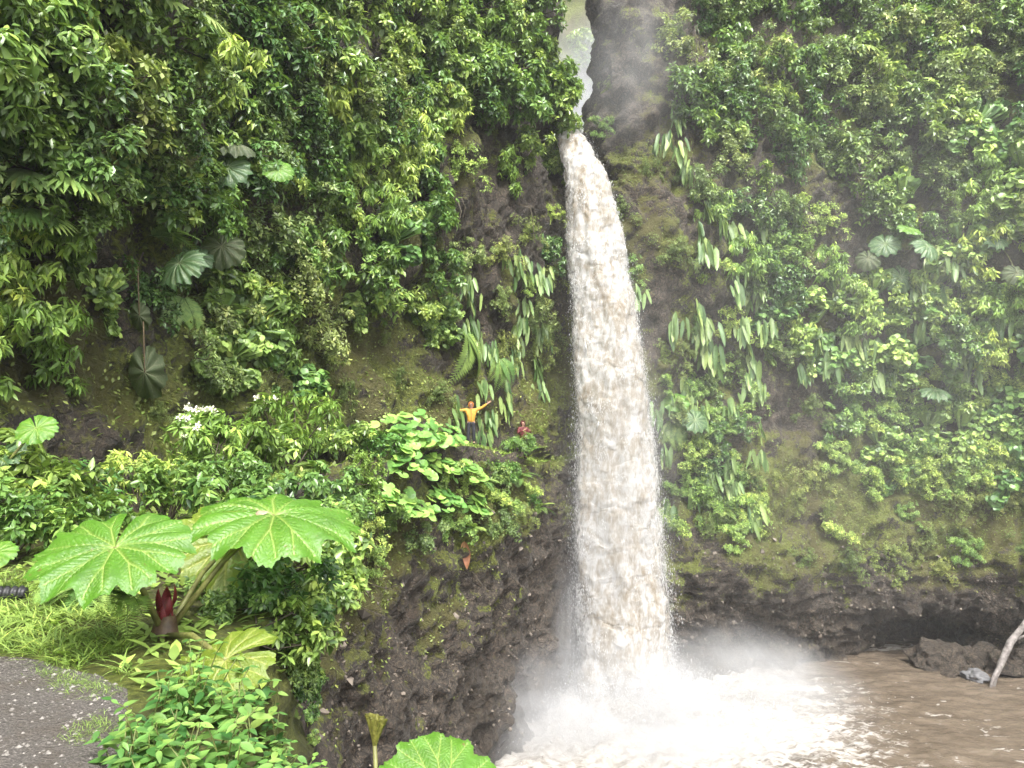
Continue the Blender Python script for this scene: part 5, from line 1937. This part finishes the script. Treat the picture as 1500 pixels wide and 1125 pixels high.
def person(mw, label, jacket_c, trouser_c, hat_c, arms, s=1.0):
    """Upright figure facing local -Y. arms: dict of the sleeve joints (elbow, wrist, hand) on both sides."""
    t = thing('person', label, 'person', None, mw)
    for sd in (-1, 1):
        pass
    J = {'pel': (0, 0, 0.98, 0.12, 0.10), 'ch': (0, 0.0, 1.28, 0.13, 0.10), 'nk': (0, 0, 1.50, 0.055), 'hd': (0, -0.02, 1.60, 0.075, 0.085), 'top': (0, -0.01, 1.72, 0.070, 0.080)}
    runs = [('pel', 'ch', 'nk', 'hd', 'top')]
    for sd, nm in ((-1, 'l'), (1, 'r')):
        el, wr, hn = arms[nm]
        J['hip' + nm] = (0.10 * sd, 0, 0.92, 0.085)
        J['kn' + nm] = (0.115 * sd, -0.02, 0.50, 0.058)
        J['an' + nm] = (0.12 * sd, 0.02, 0.09, 0.040)
        J['to' + nm] = (0.125 * sd, -0.14, 0.04, 0.036)
        J['sh' + nm] = (0.19 * sd, 0, 1.43, 0.055)
        J['el' + nm] = (*el, 0.042)
        J['wr' + nm] = (*wr, 0.028)
        J['pm' + nm] = (*hn, 0.034, 0.020)
        runs += [('pel', 'hip' + nm, 'kn' + nm, 'an' + nm, 'to' + nm), ('ch', 'sh' + nm, 'el' + nm, 'wr' + nm, 'pm' + nm)]
        d = (Vector(hn) - Vector(wr)).normalized()
        u = d.cross(Vector((0, 1, 0))).normalized()
        for q, (off, ln) in enumerate(((-1.4, 0.060), (-0.5, 0.085), (0.35, 0.090), (1.1, 0.080), (2.4, 0.060))):
            b = Vector(hn) + u * off * 0.017 + d * (0.02 if q < 4 else -0.02)
            e1 = b + (d * (1 if q < 4 else 0.55) + u * off * (0.14 if q < 4 else 0.35)).normalized() * ln * 0.6
            e2 = e1 + (d + u * off * 0.1 + Vector((0, -0.25, 0))).normalized() * ln * 0.5
            for nme, pt, rd in (('a', b, 0.010), ('b', e1, 0.009), ('c', e2, 0.008)):
                J['f%d%s%s' % (q, nme, nm)] = (*pt, rd)
            runs.append(('pm' + nm, 'f%da%s' % (q, nm), 'f%db%s' % (q, nm), 'f%dc%s' % (q, nm)))
    j, e = chain(J, *runs)
    body = obj('body', skin_mesh('body', j, e, M_SKIN), t)
    # face
    fv, ff = tube([Vector((0, -0.098, 1.635)), Vector((0, -0.122, 1.605)), Vector((0, -0.100, 1.592))], [0.012, 0.018, 0.014], 8)
    obj('nose', mesh('nose', fv, split_faces(ff), M_SKIN), t)
    M_EYE = simple_mat('dark_eye', (0.02, 0.015, 0.012), (0.04, 0.03, 0.02), 5, 0.3, 0)
    for sd in (-1, 1):
        fv, ff = tube([Vector((0.045 * sd, -0.100, 1.640)), Vector((0.022 * sd, -0.104, 1.640))], [0.010, 0.010], 8)
        obj('eye', mesh('eye', fv, split_faces(ff), M_EYE), t)
        fv, ff = tube([Vector((0.082 * sd, 0.0, 1.655)), Vector((0.094 * sd, 0.01, 1.63)), Vector((0.084 * sd, 0.0, 1.60))], [0.014, 0.018, 0.012], 8)
        obj('ear', mesh('ear', fv, split_faces(ff), M_SKIN), t)
    fv, ff = tube([Vector((-0.028, -0.098, 1.560)), Vector((0, -0.107, 1.556)), Vector((0.028, -0.098, 1.560))], [0.006, 0.010, 0.006], 8)
    obj('mouth', mesh('mouth', fv, split_faces(ff), simple_mat('lips', (0.30, 0.10, 0.09), (0.36, 0.13, 0.11), 5, 0.5, 0)), t)
    # jacket with hem, trousers, boots, hood or cap
    J = {'hem': (0, 0, 0.86, 0.180, 0.135), 'wa': (0, 0, 1.05, 0.170, 0.130), 'ch': (0, 0, 1.30, 0.185, 0.130), 'co': (0, 0, 1.475, 0.085, 0.080)}
    runs = [('hem', 'wa', 'ch', 'co')]
    for sd, nm in ((-1, 'l'), (1, 'r')):
        el, wr, hn = arms[nm]
        J['sh' + nm] = (0.20 * sd, 0, 1.42, 0.078)
        J['el' + nm] = (*el, 0.064)
        J['wr' + nm] = (*(Vector(wr) * 0.98 + Vector(el) * 0.02), 0.050)
        runs.append(('ch', 'sh' + nm, 'el' + nm, 'wr' + nm))
    j, e = chain(J, *runs)
    jk = obj('jacket', skin_mesh('jacket', j, e, cloth('jacket_cloth', *jacket_c)), t)
    zv, zf = tube([Vector((0, -0.150, 0.80)), Vector((0, -0.152, 1.05)), Vector((0, -0.148, 1.30)), Vector((0, -0.10, 1.47))], [0.008] * 4, 5)
    obj('zipper', mesh('zipper', zv, split_faces(zf), cloth('zipper', tuple(c * 0.35 for c in jacket_c[1]), tuple(c * 0.45 for c in jacket_c[1]))), jk)
    J = {'w': (0, 0, 0.97, 0.145, 0.115), 'cr': (0, 0, 0.90, 0.135, 0.11)}
    runs = [('w', 'cr')]
    for sd, nm in ((-1, 'l'), (1, 'r')):
        J['hip' + nm] = (0.095 * sd, 0, 0.82, 0.100)
        J['kn' + nm] = (0.115 * sd, -0.02, 0.48, 0.082)
        J['an' + nm] = (0.12 * sd, 0.02, 0.10, 0.066)
        runs.append(('cr', 'hip' + nm, 'kn' + nm, 'an' + nm))
    j, e = chain(J, *runs)
    obj('trousers', skin_mesh('trousers', j, e, cloth('trouser_cloth', *trouser_c)), t)
    M_BOOT = cloth('boot', (0.012, 0.011, 0.011), (0.035, 0.032, 0.030), 0.5)
    for sd in (-1, 1):
        j, e = chain({'a': (0.12 * sd, 0.02, 0.17, 0.058), 'h': (0.12 * sd, 0.04, 0.055, 0.055), 't': (0.128 * sd, -0.15, 0.045, 0.046, 0.04)}, ('a', 'h', 't'))
        obj('boot', skin_mesh('boot', j, e, M_BOOT), t)
    # hood: an open shell round the head
    V, F = [], []
    na_, nb_ = 18, 12
    for i in range(nb_):
        th = math.pi * 0.86 * i / (nb_ - 1)
        for k in range(na_):
            ph = -math.pi * 0.70 + 1.40 * math.pi * k / (na_ - 1)
            rr = 0.125
            V.append((rr * 0.95 * math.sin(th) * math.sin(ph), 0.005 + rr * math.sin(th) * math.cos(ph), 1.635 + rr * 1.18 * math.cos(th)))
    for i in range(nb_ - 1):
        for k in range(na_ - 1):
            F.append((i * na_ + k, i * na_ + k + 1, (i + 1) * na_ + k + 1, (i + 1) * na_ + k))
    hm = mesh('hood', np.array(V), np.array(F), cloth('hood_cloth', *hat_c))
    ho = obj('hood', hm, t)
    so = ho.modifiers.new('thick', 'SOLIDIFY')
    so.thickness = 0.012
    fv, ff = tube([Vector((-0.075, -0.10, 1.715)), Vector((0, -0.15, 1.722)), Vector((0.075, -0.10, 1.715))], [0.012, 0.020, 0.012], 8)
    obj('peak', mesh('peak', fv, split_faces(ff), hm.materials[0]), ho)
    return t


Yd = 32.0
mx = (690 - 750) / FPX * Yd
mz_ = ground(mx, Yd, 2.9)
person(Matrix.Translation((mx, Yd, mz_)) @ Matrix.Rotation(R(8), 4, 'Z'),
       'person in an orange jacket and dark trousers with both arms spread wide',
       ((0.46, 0.225, 0.028), (0.60, 0.325, 0.050)), ((0.014, 0.015, 0.019), (0.034, 0.036, 0.044)), ((0.50, 0.170, 0.030), (0.62, 0.240, 0.050)),
       {'l': ((-0.46, -0.03, 1.40), (-0.72, -0.06, 1.36), (-0.80, -0.07, 1.35)), 'r': ((0.45, -0.03, 1.52), (0.66, -0.06, 1.68), (0.73, -0.07, 1.73))})
Yd = 34.9
mx = (766 - 750) / FPX * Yd
mz_ = ground(mx, Yd, 2.9)
person(Matrix.Translation((mx, Yd, mz_ - 0.02)) @ Matrix.Rotation(R(25), 4, 'Z') @ Matrix.Scale(0.98, 4),
       'person in a dark red hooded jacket half hidden by the bush, hands raised in front',
       ((0.085, 0.012, 0.014), (0.150, 0.026, 0.028)), ((0.016, 0.017, 0.021), (0.036, 0.038, 0.046)), ((0.075, 0.012, 0.014), (0.130, 0.024, 0.026)),
       {'l': ((-0.30, -0.12, 1.18), (-0.14, -0.34, 1.32), (-0.08, -0.38, 1.37)), 'r': ((0.30, -0.12, 1.18), (0.20, -0.36, 1.30), (0.15, -0.42, 1.34))})

# ------------------------------------------------------------------ spray hanging in the air, and the haze of the gorge


def mist(name, loc, radii, dens, label, rot=(0, 0, 0), nscale=1.6, power=1.6):
    import bmesh
    bm = bmesh.new()
    bmesh.ops.create_icosphere(bm, subdivisions=4, radius=1.0)
    me = bpy.data.meshes.new(name)
    bm.to_mesh(me)
    bm.free()
    t = NT(name + '_air')
    tc = t('TexCoord').outputs['Object']
    ln = t('VectorMath', operation='LENGTH')
    t.link(tc, ln.inputs[0])
    f = t.math('POWER', t.maprange(ln.outputs['Value'], 0.0, 1.0, 1.0, 0.0), power)
    nz = t.maprange(t.noise(nscale, 4, 0.6, tc, 0.6), 0.34, 0.68, 0.15, 1.6)
    pv = t('VolumePrincipled')
    pv.inputs['Color'].default_value = (0.97, 0.98, 1.0, 1)
    pv.inputs['Anisotropy'].default_value = 0.15
    t.link(t.math('MULTIPLY', t.math('MULTIPLY', f, nz), dens), pv.inputs['Density'])
    t.link(pv.outputs[0], t.out.inputs['Volume'])
    me.materials.append(t.m)
    o = obj(name, me, None, Matrix.Translation(loc) @ Matrix.Rotation(rot[2], 4, 'Z') @ Matrix.Rotation(rot[1], 4, 'Y') @ Matrix.Rotation(rot[0], 4, 'X') @ Matrix.Diagonal((*radii, 1)),
            kind='stuff', label=label, category='mist')
    return o


mist('spray_mist', (5.4, 33.8, -11.2), (12.0, 6.5, 4.8), 0.55, 'white spray mist boiling up where the falls hit the pool')
mist('falls_mist', (5.0, 36.4, -2.0), (4.0, 2.6, 15.5), 0.22, 'thin spray drifting beside the falling water', nscale=2.2)
mist('spray_plume', (12.6, 37.0, -10.0), (6.0, 2.4, 2.4), 0.62, 'arched plume of spray blown across the brown water', (0, R(22), 0))
mist('drifting_mist', (17.0, 36.0, 6.0), (22.0, 9.0, 20.0), 0.010, 'faint veil of drifting spray before the cliff across the pool', nscale=1.4, power=1.0)
mist('wall_mist', (-0.5, 32.8, -10.8), (5.5, 3.2, 4.0), 0.22, 'soft spray drifting against the brown wall below the ledge')
mist('side_spray', (2.6, 36.6, -8.2), (1.3, 1.2, 5.0), 0.55, 'curtain of spray falling beside the foot of the falls', nscale=2.5)
mist('lip_mist', (6.6, 41.0, 21.5), (5.0, 3.5, 8.0), 0.09, 'thin mist hanging over the bare buttress beside the lip')
mist('gorge_mist', (6.0, 62.0, 24.0), (9.0, 17.0, 15.0), 0.22, 'pale mist filling the gorge slot above the lip', nscale=1.2)

t = NT('haze_air')
pv = t('VolumePrincipled')
pv.inputs['Color'].default_value = (0.96, 0.98, 1.0, 1)
pv.inputs['Density'].default_value = 0.0006
pv.inputs['Anisotropy'].default_value = 0.2
t.link(pv.outputs[0], t.out.inputs['Volume'])
x0, x1, y0, y1, z0, z1 = -60, 70, -30, 100, -16, 52
V = np.array([(x, y, z) for x in (x0, x1) for y in (y0, y1) for z in (z0, z1)], float)
F = np.array([(0, 1, 3, 2), (4, 6, 7, 5), (0, 4, 5, 1), (2, 3, 7, 6), (0, 2, 6, 4), (1, 5, 7, 3)])
obj('haze', mesh('haze', V, F, t.m, smooth=False), kind='stuff', label='thin pale rainy haze filling the whole gorge', category='haze')
